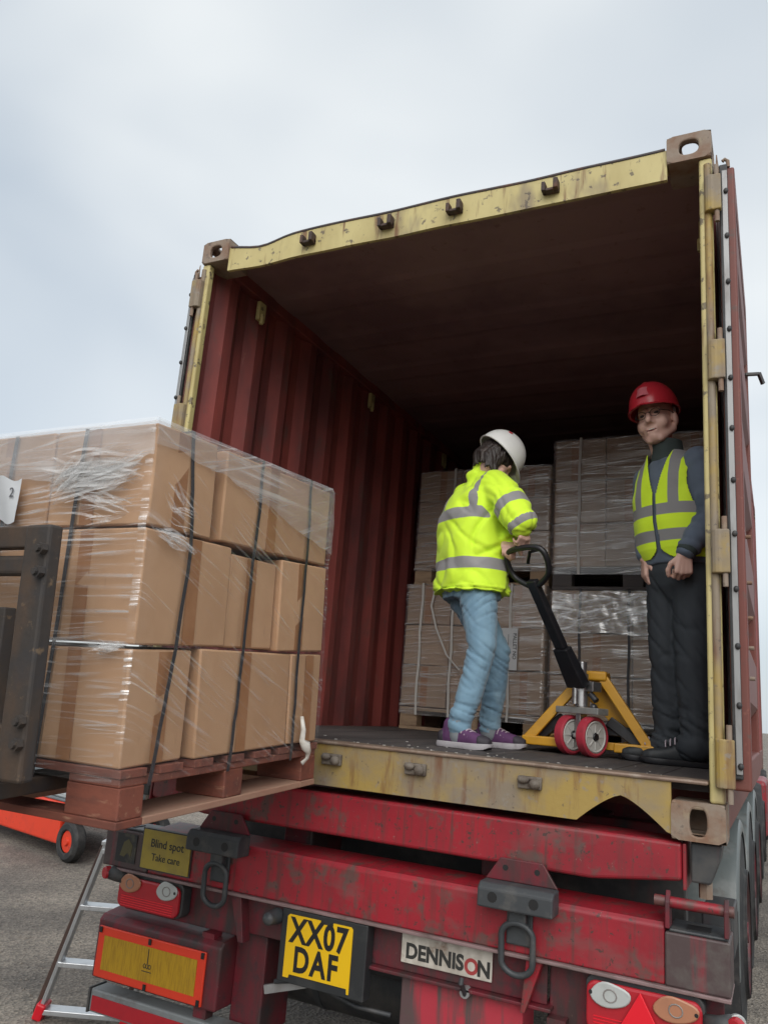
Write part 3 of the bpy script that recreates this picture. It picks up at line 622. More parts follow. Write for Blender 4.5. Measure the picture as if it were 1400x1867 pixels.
# warning sign and sticker by the left end
ws = tr.part('warning_sign', MB().box(-1.071, -.815, -.012, -.0065, -.405, -.252), M_warn, bevel=.002)
lettering('Blind spot', .046, -.938, -.303, -.0126, ws, tr, M_ink2, .95, .0004)
lettering('Take care', .040, -.938, -.357, -.0126, ws, tr, M_ink2, .95, .0002)
tr.part('sign_board', MB().box(-1.08, -.81, -.0062, .02, -.41, -.2480), M_black)
st = tr.part('pictogram_sticker', MB().box(-1.215, -1.105, -.0095, -.0065, -.40, -.285), mat('black_sticker', (.02, .02, .022), .5, layers=[((.10, .09, .06), 14, V1, .5, .65, .8)]), None)
pic = MB().prism([(-1.19, -.375), (-1.175, -.32), (-1.15, -.305), (-1.125, -.33), (-1.13, -.375), (-1.15, -.36), (-1.165, -.378)], 'y', -.0105, -.0096)
tr.part('pictogram', pic, mat('ochre_ink', (.10, .085, .035), .6), st)
# lamps
def rpoly(x0, x1, z0, z1, r, n=5):
    P = []
    for cx, cz, a0 in ((x1 - r, z1 - r, 0), (x0 + r, z1 - r, 90), (x0 + r, z0 + r, 180), (x1 - r, z0 + r, 270)):
        for k in range(n + 1): a = R(a0 + 90 * k / n); P.append((cx + r * math.cos(a), cz + r * math.sin(a)))
    return P
def oval(cx, cz, rx, rz, n=22, wob=0):
    return [(cx + rx * math.cos(2 * math.pi * k / n) * (1 + wob * math.sin(2 * 2 * math.pi * k / n)), cz + rz * math.sin(2 * math.pi * k / n) * (1 + wob * math.cos(3 * 2 * math.pi * k / n))) for k in range(n)]
for sx in (-1, 1):
    if sx < 0: x0, x1, z0, z1 = -1.172, -.835, -.575, -.439
    else: x0, x1, z0, z1 = .795, 1.15, -.60, -.4385
    lm = tr.part('tail_lamp', MB().prism(rpoly(x0, x1, z0, z1, .03), 'y', .004, .06), M_black, bevel=.006)
    tr.part('red_lens', MB().prism(rpoly(x0 + .006, x1 - .006, z0 + .005, z1 - .012, .03), 'y', -.018, .0035), M_lensr, lm, bevel=.008, seg=3)
    cw, ca = ((x0 + .272, x0 + .075) if sx < 0 else (x0 + .082, x0 + .275))
    zz = -.472 if sx < 0 else -.482
    tr.part('clear_lens', MB().prism(oval(cw, zz, .062 if sx > 0 else .054, .036, wob=.08), 'y', -.027, -.0185), M_lensw, lm, smooth=30, bevel=.006)
    tr.part('amber_lens', MB().prism(oval(ca, zz, .066 if sx > 0 else .056, .036, wob=.08), 'y', -.027, -.0185), M_lensa, lm, smooth=30, bevel=.006)
    for cc in (cw, ca):
        tr.part('bulb_ring', MB().tube([(cc + .02 * math.cos(k * .5236), -.0272, zz + .018 * math.sin(k * .5236)) for k in range(12)], .0022, 6, True), mat('bulb_ring_grey', (.24, .22, .21), .4), lm, smooth=True)
    for k in range(5): tr.part('lens_rib', MB().box(x0 + .03, x1 - .03, -.0195, -.0183, z0 + .014 + k * .009, z0 + .017 + k * .009), M_lensb, lm)
    for xx in (x0 + .022, x1 - .022): tr.part('screw', MB().cyl((xx, -.0275, zz), (xx, -.020, zz), .006, n=8), M_ink, lm)
tr.part('triangle_reflector', MB().prism([(.968, -.452), (1.06, -.612), (.876, -.612)], 'y', -.034, -.0285), M_lensb, bevel=.003)
# end-outline lamps on rubber stalks
for (x, z, sx) in ((-1.226, -.447, -1), (1.236, -.487, 1)):
    s_ = tr.part('outline_lamp', MB().tube([(x - sx * .10, .02, z - .02), (x - sx * .05, -.01, z - .01), (x - sx * .012, -.02, z)], [.022, .024, .028], 12), M_black, smooth=True)
    tr.part('lens', MB().cyl((x - .004, -.045, z), (x + .004, -.022, z), .024, .027, n=16), M_lensr, s_, bevel=.004)
    tr.part('lens', MB().cyl((x - .004, .022, z), (x + .004, .0, z), .022, .026, n=16), M_lensw, s_, bevel=.004)
# marker board box
bx_ = tr.part('bumper_box', MB().prism([(.0, -.865), (.0, -.638), (.02, -.62), (.26, -.585), (.26, -.865)], 'x', -1.262, -.615), M_redk, bevel=.01, seg=3)
tr.part('box_side', MB().box(-.6145, -.47, .10, .30, -.95, -.56), M_redk, bx_, bevel=.006)
mk = tr.part('marker_board', MB().box(-1.2415, -.6765, -.011, -.0005, -.8556, -.6606), M_refred, bx_, bevel=.004)
af = MB().box(-1.205, -.714, -.0132, -.0112, -.823, -.694); tr.part('marker_field', af, M_refyel, bx_)
for (x, z) in ((-1.228, -.674), (-.69, -.674), (-.69, -.842), (-.96, -.674), (-.96, -.842)): tr.part('clip', MB().box(x - .007, x + .007, -.0165, -.0135, z - .011, z + .011), M_ink, bx_)
mm_ = MB()
for dx in (-.013, 0, .013): mm_.tube([(-.96 + dx + .006 * math.cos(a * .7), -.0138, -.765 + .008 * math.sin(a * .7)) for a in range(9)], .0016, 5, True)
mm_.box(-.985, -.935, -.0142, -.0134, -.786, -.783).box(-.962, -.958, -.0142, -.0134, -.755, -.70)
tr.part('approval_mark', mm_, M_ink2, bx_)
# under-run bar
ur = tr.part('under_run_bar', MB().box(-1.25, 1.24, .0, .09, -.995, -.905), mat('grey_bar', (.20, .215, .22), .45, layers=[(DIRT, 10, V1, .5, .72, .7)]), bevel=.008)
tr.part('bar_stripe', MB().box(-1.235, -.62, -.004, -.0005, -.985, -.93), M_lensr, ur)
tr.part('bar_end', MB().box(-1.2605, -1.2505, -.004, .092, -.998, -.902), M_black, ur, bevel=.003)
for xx in (-.7, .7): tr.part('bar_bracket', MB().box(xx - .03, xx + .03, .02, .07, -.905, -.60), M_redk)
tk = tr.part('air_tank', MB().cyl((-.62, .62, -.80), (.10, .62, -.80), .17, n=28).sphere((-.62, .62, -.80), (.05, .17, .17), n=20).sphere((.10, .62, -.80), (.05, .17, .17), n=20), M_black, smooth=40)
tr.part('tank_strap', MB().cyl((-.45, .62, -.80), (-.42, .62, -.80), .174, n=28), M_dkgrey, tk, smooth=40)
tr.part('underside_shade_panel', MB().box(-.60, .12, .36, .40, -.72, -.46), M_black, bevel=.01)  # added black panel that darkens the underside behind the number plate
tr.part('gap_shade_panel', MB().box(-1.04, 1.05, .50, .58, -.43, -.165), M_black, bevel=.008)  # added black panel; makes the gap between bolster and beam read as shade
tr.part('lamp_bracket', MB().box(.665, 1.20, .066, .078, -.63, -.4385), M_redk, bevel=.004)
tr.part('lamp_bracket', MB().box(-1.19, -.585, .066, .078, -.60, -.4385), M_redk, bevel=.004)
tr.part('side_shade_panel', MB().box(.60, 1.10, .30, .33, -1.02, -.63), M_black, bevel=.01)  # added black panel standing in for shade right of the centre post
for xx in (-1.0, 1.0): tr.part('mud_flap', MB().box(xx - .18, xx + .18, 1.42, 1.43, -1.08, -.45), M_gasket)
# axles, wheels, mudguards
def wheel(x_out, y, r=.50, wdt=.36, sx=1, hubm=M_redk):
    zc = -ZG + r
    pr_ = [(.30, .0), (.31, .018), (.40, .035), (.47, .03), (.495, .055), (.50, .09), (.50, wdt - .09), (.495, wdt - .055), (.47, wdt - .03), (.40, wdt - .035), (.30, wdt)]
    n = 40; vs = []
    for rr, d in pr_:
        for k in range(n): a = 2 * math.pi * k / n; vs.append((sx * (x_out - d), y + rr * r / .5 * math.cos(a), zc + rr * r / .5 * math.sin(a)))
    m = len(pr_); fs = [(i * n + k, (i + 1) * n + k, (i + 1) * n + (k + 1) % n, i * n + (k + 1) % n) for i in range(m - 1) for k in range(n)]
    wl = tr.part('wheel', MB().cyl((sx * (x_out - .16), y, zc), (sx * (x_out - .05), y, zc), .13 * r / .5, .10 * r / .5, n=20).cyl((sx * (x_out - .05), y, zc), (sx * (x_out - .005), y, zc), .055, .05, n=16), hubm, smooth=35)
    tr.part('tyre', MB().add(vs, fs), M_tyre, wl, smooth=35)
    rim = [(.305, .005), (.29, .012), (.285, .05), (.26, .12), (.13, .14), (.10, .10)]; vs = []
    for rr, d in rim:
        for k in range(n): a = 2 * math.pi * k / n; vs.append((sx * (x_out - d), y + rr * r / .5 * math.cos(a), zc + rr * r / .5 * math.sin(a)))
    m = len(rim); fs = [(i * n + k, (i + 1) * n + k, (i + 1) * n + (k + 1) % n, i * n + (k + 1) % n) for i in range(m - 1) for k in range(n)]
    tr.part('rim', MB().add(vs, fs), hubm, wl, smooth=35)
    return wl
def mudguard(x_in, x_out, y, r, a0, a1, sx=1):
    zc = -ZG + .5; N = 26; vs = []
    prof_ = [(x_in, 0), (x_out - .05, 0), (x_out - .012, -.008), (x_out, -.03), (x_out, -.07)]
    for t in (0, .006):
        for i in range(N + 1):
            a = R(a0 + (a1 - a0) * i / N)
            for xx, dr_ in prof_: rr = r + dr_ - t; vs.append((sx * (xx - (t if dr_ < -.02 else 0)), y - rr * math.cos(a), zc + rr * math.sin(a)))
    m = len(prof_); o_ = (N + 1) * m; fs = []
    for s_ in (0, o_):
        for i in range(N):
            for k in range(m - 1): fs.append((s_ + i * m + k, s_ + i * m + k + 1, s_ + (i + 1) * m + k + 1, s_ + (i + 1) * m + k))
    return tr.part('mudguard', MB().add(vs, fs), M_mud, smooth=40)
AX = (2.15, 3.46, 4.77)
for y in AX:
    for sx in (1, -1):
        wheel(1.20, y, sx=sx); mudguard(.93, 1.175, y, .565, -12, 178, sx)
    tr.part('axle', MB().cyl((-1.0, y, -ZG + .5), (1.0, y, -ZG + .5), .06, n=14), M_black, smooth=40)

# ------------------------------------------------------------------ tractor unit beyond (mostly hidden)
trac = Thing('tractor_unit', (0, 8.0, -ZG), 'red tractor unit with red wheel hubs at the far end of the trailer', 'lorry')
def twheel(x_out, y, sx):
    zc = -ZG + .5; n = 40; vs = []; pr_ = [(.30, .0), (.31, .018), (.40, .035), (.47, .03), (.50, .09), (.50, .27), (.47, .33), (.30, .36)]
    for rr, d in pr_:
        for k in range(n): a = 2 * math.pi * k / n; vs.append((sx * (x_out - d), y + rr * math.cos(a), zc + rr * math.sin(a)))
    m = len(pr_); fs = [(i * n + k, (i + 1) * n + k, (i + 1) * n + (k + 1) % n, i * n + (k + 1) % n) for i in range(m - 1) for k in range(n)]
    wl = trac.part('wheel', MB().cyl((sx * (x_out - .2), y, zc), (sx * (x_out - .02), y, zc), .30, .12, n=24), M_red, smooth=35)
    trac.part('tyre', MB().add(vs, fs), M_tyre, wl, smooth=35)
for sx in (1, -1): twheel(1.20, 7.1, sx); twheel(1.20, 10.6, sx)
cab = trac.part('cab', MB().prism([(9.3, -.5), (11.5, -.5), (11.6, .6), (11.35, 1.9), (9.4, 2.0)], 'x', -1.02, 1.02), M_red, bevel=.05, seg=3)
trac.part('fuel_tank', MB().box(.75, 1.21, 8.0, 9.2, -.85, -.22), M_red, bevel=.05, seg=3)
trac.part('fuel_tank', MB().box(-1.21, -.75, 8.0, 9.2, -.85, -.22), M_red, bevel=.05, seg=3)
trac.part('chassis', MB().box(-.45, .45, 6.6, 11.0, -.72, -.55), M_black, bevel=.01)
trac.part('windscreen', MB().box(-.9, .9, 11.53, 11.56, .55, 1.5), mat('tinted_glass', (.03, .04, .05), .08), cab)

# ------------------------------------------------------------------ pallets of cartons
def pallet(name, base, label, W, D, rot=None, mats=None, group=None, bw=.2):
    """W along -x from the base corner, D along +y, 0.15 high, in its own axes"""
    t = Thing(name, base, label, 'pallet', group, rot, True)
    mt, mb_, mc = mats
    n = 7; pitch = (D - .10) / (n - 1)
    for i in range(n):
        y0 = i * pitch; wd = .10 if i in (0, n - 1) else random.uniform(.085, .10)
        j = random.uniform(-.004, .003)
        t.part('deck_board', MB().box(-W + random.uniform(0, .006), j, y0, y0 + wd, .128, .150 + random.uniform(-.001, .001)), mt, bevel=.002)
    for x1 in (0, -(W - bw) / 2, -(W - bw)):
        t.part('stringer_board', MB().box(x1 - bw + .012, x1 - .006, .003, D - .003, .106, .1275), mt, bevel=.002)
        t.part('bottom_board', MB().box(x1 - bw + .03, x1 - .002, .1005, D - .1005, 0, .021), mc, bevel=.003)
        for y0 in (0, D / 2 - .05, D - .10):
            t.part('block', MB().box(x1 - bw + .005, x1 - .004, y0 + .004, y0 + .098, .0215, .1055), mb_, bevel=.004)
    for y0 in (0, D - .10): t.part('bottom_board', MB().box(-W + .004, -.002, y0, y0 + .10, 0, .0212), mc if y0 else mb_, bevel=.003)
    return t
def carton(base, dims, label, cat='carton', group=None, m=M_card, rot=None, M=None, seam='x', jitter=.007, tape=True):
    """dims x,y,z ; base = near lower corner (max x, min y) in the load's axes; M maps load axes to scene"""
    dx, dy, dz = dims; g = .003
    b = MB(); k = jitter
    def j(): return random.uniform(-k, k)
    vs = []
    bz = [0 + g, dz - g]
    for z in bz:
        for x, y in ((-dx + g, g), (-g, g), (-g, dy - g), (-dx + g, dy - g)): vs.append((x + j() * .5, y + j() * .5, z + j() * .6))
    me0 = MB().add(vs, [(0, 3, 2, 1), (4, 5, 6, 7), (0, 1, 5, 4), (1, 2, 6, 5), (2, 3, 7, 6), (3, 0, 4, 7)])
    me = me0.mesh('carton')
    # gentle bulge
    bm = bmesh.new(); bm.from_mesh(me); bmesh.ops.subdivide_edges(bm, edges=bm.edges, cuts=3, use_grid_fill=True)
    for v in bm.verts:
        u = Vector(((v.co.x + dx / 2) / (dx / 2), (v.co.y - dy / 2) / (dy / 2), (v.co.z - dz / 2) / (dz / 2)))
        for a in (0, 1):
            if abs(u[a]) > .9:
                o_ = [i for i in (0, 1, 2) if i != a]; f = max(0, 1 - u[o_[0]] ** 2) * max(0, 1 - u[o_[1]] ** 2)
                v.co[a] += math.copysign(.0035 * f * random.uniform(.4, 1.2), u[a])
    bm.to_mesh(me); bm.free()
    P = M @ Vector(base)
    o = link('carton', me, m, None, 30, .006); o.matrix_world = Matrix.Translation((0, 0, ZG)) @ Matrix.Translation(P) @ M.to_3x3().to_4x4()
    tag(o, label, cat, group)
    if tape:
        tb = MB(); w2 = .026
        yc = dy * random.uniform(.4, .6)
        tb.box(-g + .0032, -g + .0040, yc - w2, yc + w2, g + .004, dz - g - .004)
        link('tape', tb.mesh('tape'), M_tape, o)
        tb = MB(); xc = -dx * random.uniform(.4, .6); tb.box(xc - w2, xc + w2, -.0010, -.0002, g + .004, dz - g - .004)
        link('tape', tb.mesh('tape'), M_tape, o)
    return o

# --- the load on the forks, tilted back with the mast
TILT = R(3.6); LB = Vector((-.17, -1.16, -.026))
LM = Matrix.Translation(LB) @ Matrix.Rotation(TILT, 4, 'X')
fp = pallet('pallet', LB, 'red painted wooden pallet carrying the shrink-wrapped cartons in the foreground', 1.2, 1.0, (TILT, 0, 0), (M_pal, M_pal, M_palcut))
Z1, Z2, Z3, ZT = .152, .475, .802, 1.105
lay = [  # (row word, z0, z1, y cuts of the side column)
    ('bottom', Z1, Z2, [(0, .255), (.285, .785), (.79, 1.0)], .0),
    ('middle', Z2 + .002, Z3, [(.002, .405), (.41, .68), (.685, 1.0)], -.003),
    ('top', Z3 + .002, ZT, [(.0, .285), (.325, .99)], .0)]
pos = ['at the forklift corner', 'middle of the side', 'at the container end']
for row, z0, z1, cuts, ox in lay:
    for i, (a, b) in enumerate(cuts):
        dz = (z1 - z0) - (.018 if (row, i) == ('middle', 1) else .006 if (row, i) == ('bottom', 0) else 0)
        oy = .012 if (row, i) == ('middle', 1) else 0
        carton((ox - oy - (.012 if (row, i) == ('bottom', 0) else 0), a, z0), (.40, b - a, dz), 'brown wrapped carton in %s row of the foreground load, %s' % (row, pos[i] if len(cuts) == 3 or i == 0 else 'long one at the container end'), group='cartons on the foreground pallet', M=LM)
    for i, (xa, xb) in enumerate(((.403, .80), (.803, 1.195))):
        carton((-xa, .002 + .004 * i, z0), (xb - xa, .40, z1 - z0), 'wrapped carton in %s row facing the forklift, %s from the corner' % (row, ('second', 'third')[i]), group='cartons on the foreground pallet', M=LM)
LR = (TILT, 0, 0)
# straps
def strap(path, wdir, w, m, label, base, rot, group):
    mb = MB(); P = [Vector(p) for p in path]; wd = Vector(wdir)
    for i in range(len(P) - 1):
        d = (P[i + 1] - P[i]).normalized(); nn = d.cross(wd).normalized() * .0009
        q = [P[i] - wd * w / 2, P[i] + wd * w / 2, P[i + 1] + wd * w / 2, P[i + 1] - wd * w / 2]
        mb.add([k - nn for k in q] + [k + nn for k in q], [(0, 1, 2, 3), (7, 6, 5, 4), (0, 4, 5, 1), (1, 5, 6, 2), (2, 6, 7, 3), (3, 7, 4, 0)])
    return single('strap', mb, m, base, label, 'strap', group, rot=rot, local=True)
for ys, nm in (((.101, .13, .160, .184, .165, .15), 'closest to the forklift carriage'), ((.452, .47, .485, .497, .512, .517), 'second from the forklift carriage'), ((.81, .815, .82, .828, .832, .83), 'closest to the container')):
    zs = (.104, .30, .47, .765, .94, 1.108); pth = []
    for k in range(len(zs) - 1):
        for q in range(4):
            t = q / 4; pth.append((.0065 + .002 * math.sin(k * 2 + q), ys[k] + (ys[k + 1] - ys[k]) * t + .002 * nz((k, q, ys[0]), 5), zs[k] + (zs[k + 1] - zs[k]) * t))
    pth += [(.0065, ys[-1], 1.113), (-.3, ys[-1], 1.115), (-.7, ys[-1], 1.115), (-1.2, ys[-1], 1.113)]
    strap(pth, (0, 1, 0), .0135, M_strapk, 'black strap over the side of the foreground load, ' + nm, LB, LR, 'black straps on the foreground load')
for xs, nm in ((-.262, 'nearer the load corner'), (-.56, 'nearer the paper label')):
    pth = [(xs - .06 * (1 - z / 1.1), -.0075 - .002 * math.sin(z * 9), z) for z in (.10, .25, .4, .55, .7, .85, 1.0, 1.10)]
    strap(pth, (1, 0, 0), .0135, M_strapk, 'black strap on the load face behind the forklift carriage, ' + nm, LB, LR, 'black straps on the foreground load')
# stretch film
def wrap_mesh(W, D, z0, z1, off, nu, nv, amp, seed, rc=.03, zfun=None):
    """rounded-rectangle sleeve; returns mesh with UV in metres. corner (0,0) at max x, min y"""
    x0, x1, y0, y1 = -W - off, off, -off, D + off; pts = []
    def arc(cx, cy, a0):
        return [(cx + rc * math.cos(R(a0 + 90 * k / 4)), cy + rc * math.sin(R(a0 + 90 * k / 4))) for k in range(5)]
    cs = [arc(x1 - rc, y0 + rc, 270), arc(x1 - rc, y1 - rc, 0), arc(x0 + rc, y1 - rc, 90), arc(x0 + rc, y0 + rc, 180)]
    for k in range(4):
        pts += cs[k]; a, b = cs[k][-1], cs[(k + 1) % 4][0]
        for i in range(1, nu): t = i / nu; pts.append((a[0] + (b[0] - a[0]) * t, a[1] + (b[1] - a[1]) * t))
    pts.append(pts[0]); u = [0]
    for i in range(1, len(pts)): u.append(u[-1] + math.hypot(pts[i][0] - pts[i - 1][0], pts[i][1] - pts[i - 1][1]))
    n = len(pts); vs = []; uvs = []
    cx, cy = (x0 + x1) / 2, (y0 + y1) / 2
    for j in range(nv + 1):
        for i, (x, y) in enumerate(pts):
            z = z0 + (z1 - z0) * j / nv
            d = amp * (.5 + nz((x * 1.2, y * 1.2, z * 9), 2.2, seed)) + amp * .5 * nz((x, y, z * 14), 5, seed + 1)
            q = Vector((x - cx, y - cy, 0)); q = Vector((q.x / (W / 2), q.y / (D / 2), 0)); 
            dx = d if abs(q.x) >= abs(q.y) else 0; dy = 0 if dx else d
            vs.append((x + math.copysign(dx, q.x) if dx else x, y + math.copysign(dy, q.y) if dy else y, z)); uvs.append((u[i], z))
    fs = [(j * n + i, j * n + i + 1, (j + 1) * n + i + 1, (j + 1) * n + i) for j in range(nv) for i in range(n - 1)]
    return vs, fs, uvs
def film_obj(name, vs, fs, uvs, m, parent=None, matf=None, mats=None):
    me = bpy.data.meshes.new(name); me.from_pydata([tuple(v) for v in vs], [], fs); ul = me.uv_layers.new(name='UVMap')
    for p in me.polygons:
        for li, vi in zip(p.loop_indices, p.vertices): ul.data[li].uv = uvs[vi]
    for k in (mats or [m]): me.materials.append(k)
    if matf:
        for p in me.polygons: p.material_index = matf(p.center)
    me.polygons.foreach_set('use_smooth', [True] * len(me.polygons)); me.update()
    o = bpy.data.objects.new(name, me); COL.objects.link(o)
    if parent: o.parent = parent
    return o
def gridfilm(fn, nu, nv):
    vs, uvs = [], []
    for j in range(nv + 1):
        for i in range(nu + 1):
            p, uv = fn(i / nu, j / nv); vs.append(p); uvs.append(uv)
    fs = [(j * (nu + 1) + i, j * (nu + 1) + i + 1, (j + 1) * (nu + 1) + i + 1, (j + 1) * (nu + 1) + i) for j in range(nv) for i in range(nu)]
    return vs, fs, uvs
vs, fs, uvs = wrap_mesh(1.2, 1.0, .115, 1.10, .010, 40, 60, .006, 3)
fw = film_obj('stretch_film', vs, fs, uvs, None, matf=lambda c: 1 if c.x > .004 else 0, mats=[M_film, M_filmd])
fw.location = LB + Vector((0, 0, ZG)); fw.rotation_euler = LR
tag(fw, 'clear stretch film wound round the foreground carton load', 'stretch film')
def topsheet(u, v):
    x = .02 - 1.23 * u; y = -.02 + 1.04 * v; z = 1.117 + .006 * nz((x, y, 0), 4) - (.018 if min(u, v, 1 - u, 1 - v) < .02 else 0)
    return (x, y, z), (x, y)
film_obj('top_cover', *gridfilm(topsheet, 30, 24), M_filmtop, fw)
def skirt_side(u, v):
    y = -.012 + 1.008 * u; zl = (1.035 - .05 * u if u < .3 else 1.02 - .24 * (u - .3)) + .012 * nz((y, 0, 0), 6) + .010 * nz((y, 4, 0), 15)
    z = 1.116 + (zl - 1.116) * v; x = .013 + .004 * nz((0, y * 3, z * 8), 2) + (.003 * math.sin(v * 3))
    if v == 0: x = .004
    return (x, y, z), (y, z)
film_obj('side_skirt', *gridfilm(skirt_side, 50, 14), M_filmtop, fw)
def skirt_front(u, v):
    x = .016 - 1.2 * u; zl = .935 + .05 * nz((x, 2, 0), 3) + .02 * nz((x, 2, 0), 11) + .07 * math.exp(-(x / .07) ** 2)
    z = 1.116 + (zl - 1.116) * v; y = -.017 - .006 * nz((x * 4, 0, z * 7), 2) - .006 * math.sin(v * 3)
    if v == 0: y = -.004
    return (x, y, z), (x, z)
film_obj('front_skirt', *gridfilm(skirt_front, 70, 14), film('stretch_film_front_sheet', .28, .35, [(2, .6, .8), (-10, 1, .8)], plo=.3, phi=.6, white=.9, gl=.3), fw)  # front sheet more opaque white, standing in for sky reflected in the film
def strands(name, n, pa, pb, spread_a, spread_b, sag, wid, seed):
    """a gather of drawn-out film: many thin wavy ribbons running from around pa to around pb"""
    rs = random.Random(seed); vs, fs, uvs = [], [], []
    for k in range(n):
        a = Vector(pa) + Vector([rs.gauss(0, q) for q in spread_a]); b = Vector(pb) + Vector([rs.gauss(0, q) for q in spread_b])
        w_ = wid * rs.uniform(.4, 1.6); ph = rs.uniform(0, 6); sg = sag * rs.uniform(-1, 1); t0 = rs.uniform(0, .35); t1 = rs.uniform(.6, 1); N = 14; o_ = len(vs)
        d = (b - a).normalized(); side = Vector((-d.z, 0, d.x)) if abs(d.y) < .7 else Vector((0, -d.z, d.y))
        for i in range(N + 1):
            t = t0 + (t1 - t0) * i / N; c = a.lerp(b, t) + side * (sg * math.sin(t * math.pi) + .004 * math.sin(ph + t * 9)); taper = math.sin(math.pi * min(1, max(0, (i + .4) / (N + .8)))) ** .6
            tw_ = math.sin(ph + t * 5) * w_ * .5 * taper; y_ = .006 * abs(math.sin(ph * 2 + t * 7)); out = Vector((0, -1, 0)) if abs(d.y) < .7 else Vector((1, 0, 0))
            vs += [c + side * w_ * .5 * taper + out * (y_ + tw_), c - side * w_ * .5 * taper + out * (y_ - tw_)]; uvs += [(t * .3, k * .1), (t * .3, k * .1 + .01)]
        fs += [(o_ + 2 * i, o_ + 2 * i + 1, o_ + 2 * i + 3, o_ + 2 * i + 2) for i in range(N)]
    return film_obj(name, vs, fs, uvs, M_filmfold, fw)
strands('film_fold', 60, (.005, -.026, .965), (-.36, -.026, .925), (.006, .003, .030), (.05, .003, .035), .030, .011, 1)
strands('film_fold', 34, (-.36, -.026, .905), (-.22, -.026, 1.005), (.03, .003, .012), (.03, .003, .03), .016, .010, 2)
strands('film_fold', 26, (-.03, -.024, .85), (-.28, -.024, .86), (.01, .002, .02), (.05, .002, .05), .012, .006, 3)
strands('film_fold', 22, (.020, .0, .80), (.020, .17, .755), (.001, .01, .010), (.001, .03, .012), .008, .007, 4)
strands('film_fold', 22, (.020, .03, .90), (.020, .18, .82), (.001, .02, .03), (.001, .02, .03), .006, .004, 5)
strands('film_fold', 18, (.010, -.022, .475), (-.13, -.022, .462), (.006, .002, .008), (.02, .002, .008), .006, .008, 6)
tl_ = MB().tube([(.02, .842, .255), (.028, .848, .21), (.022, .852, .17), (.035, .862, .152), (.034, .885, .13), (.026, .89, .105), (.016, .872, .088)], [.006, .012, .010, .018, .010, .008, .006], 8)
tm = tl_.mesh('film_tail')
for v in tm.vertices: v.co += Vector((nz(v.co, 60, 1), nz(v.co, 60, 2), nz(v.co, 60, 3))) * .006
link('film_tail', tm, mat('twisted_film', (.66, .63, .58), .35, layers=[((.5, .45, .38), 30, V1, .45, .65, .6)]), fw, True)
# paper label on the load
lbt = Thing('paper_label', LM @ Vector((-.55, -.032, .90)), 'white paper label with a number stuck to the foreground load', 'label', rot=LR, local=True)
lbt.part('sheet', MB().grid(8, 10, lambda u, v: (-.055 + .115 * u, .004 * math.sin(u * 5 + v * 3), -.075 + .135 * v + .010 * math.sin(u * 6))), M_paper, smooth=True)
lettering('2', .042, .035, .012, -.006, None, lbt, mat('grey_ink', (.14, .14, .15), .7), 1, .0)

# ------------------------------------------------------------------ forklift carriage, forks and mast
fk = Thing('forklift', (-.776, -1.9, -ZG), 'rusty dark forklift carriage and mast holding up the foreground pallet', 'forklift')
FM = Matrix.Translation((0, -1.36, .1)) @ Matrix.Rotation(TILT, 4, 'X') @ Matrix.Translation((0, 1.36, -.1))
def fkbox(*a): return MB().box(*a, FM)
for x0, x1 in ((-.383, -.292), (-1.262, -1.171)):
    p = fk.part('side_plate', fkbox(x0, x1, -1.385, -1.34, .09, .737), M_rustfl, bevel=.008)
    xb = x1 if x0 > -.6 else x0; s_ = 1 if x0 > -.6 else -1
    for zb in (.672, .612, .240, .185):
        b_ = MB().cyl(FM @ Vector((xb - .012 * s_, -1.386, zb)), FM @ Vector((xb - .012 * s_, -1.403, zb)), .016, n=6).cyl(FM @ Vector((xb - .012 * s_, -1.403, zb)), FM @ Vector((xb - .012 * s_, -1.412, zb)), .009, n=8)
        fk.part('bolt', b_, M_rustfl, p)
fk.part('carriage_bar', fkbox(-1.17, -.384, -1.372, -1.325, .678, .737), M_rustfl, bevel=.005)
fk.part('carriage_bar', fkbox(-1.17, -.384, -1.362, -1.32, .606, .66), M_rustfl, bevel=.012, seg=3)
fk.part('carriage_bar', fkbox(-1.17, -.384, -1.372, -1.325, .10, .222), M_rustfl, bevel=.006)
for xc in (-.35, -.85):
    mbf = MB().prism([(-.185, .064), (-.185, .56), (-.148, .56), (-.145, .1045), (1.02, .1035), (1.02, .094), (.3, .068), (-.14, .060)], 'x', xc - .06, xc + .06)
    mbf.v = [tuple(LM @ Vector(v)) for v in mbf.v]; fk.part('fork', mbf, M_rustfl, bevel=.004)
for xx in (-.64, -.91):
    fk.part('mast_rail', MB().box(xx - .04, xx + .04, -1.72, -1.58, -ZG + .08, 1.2), M_rustfl, bevel=.006)
fk.part('mast_crossbar', MB().box(-.869, -.681, -1.70, -1.60, .95, 1.05), M_rustfl)
fk.part('lift_chain', MB().box(-.79, -.76, -1.66, -1.63, .1, .95), M_black)

# ------------------------------------------------------------------ step ladder
ld = Thing('step_ladder', (-1.55, .25, -ZG), 'aluminium step ladder with red feet beside the trailer corner', 'ladder')
rd = Vector((.90, .43, 0)).normalized(); up0 = Vector((-1.72, .20, -1.165)); up1 = Vector((-1.50, .235, -.40)); wd_ = .40
nrm = (up1 - up0).cross(rd).normalized()
for k in (0, 1):
    a, b = up0 + rd * wd_ * k, up1 + rd * wd_ * .92 * k + rd * .0
    ld.part('rail', MB().bar(a, b, .018, .058, up=nrm), M_alu, bevel=.003)
    ld.part('foot', MB().bar(a - (b - a).normalized() * .012, a + (b - a).normalized() * .06, .045, .08, up=nrm), M_lensb, bevel=.008)
    q0, q1 = a + Vector((-.35, .35, 0)) * .0 + Vector((-.045, .02, .0)), b + Vector((-.03, .03, .02))
    ld.part('back_stile', MB().bar(q0, q1, .022, .05, up=nrm), M_brown, bevel=.004)
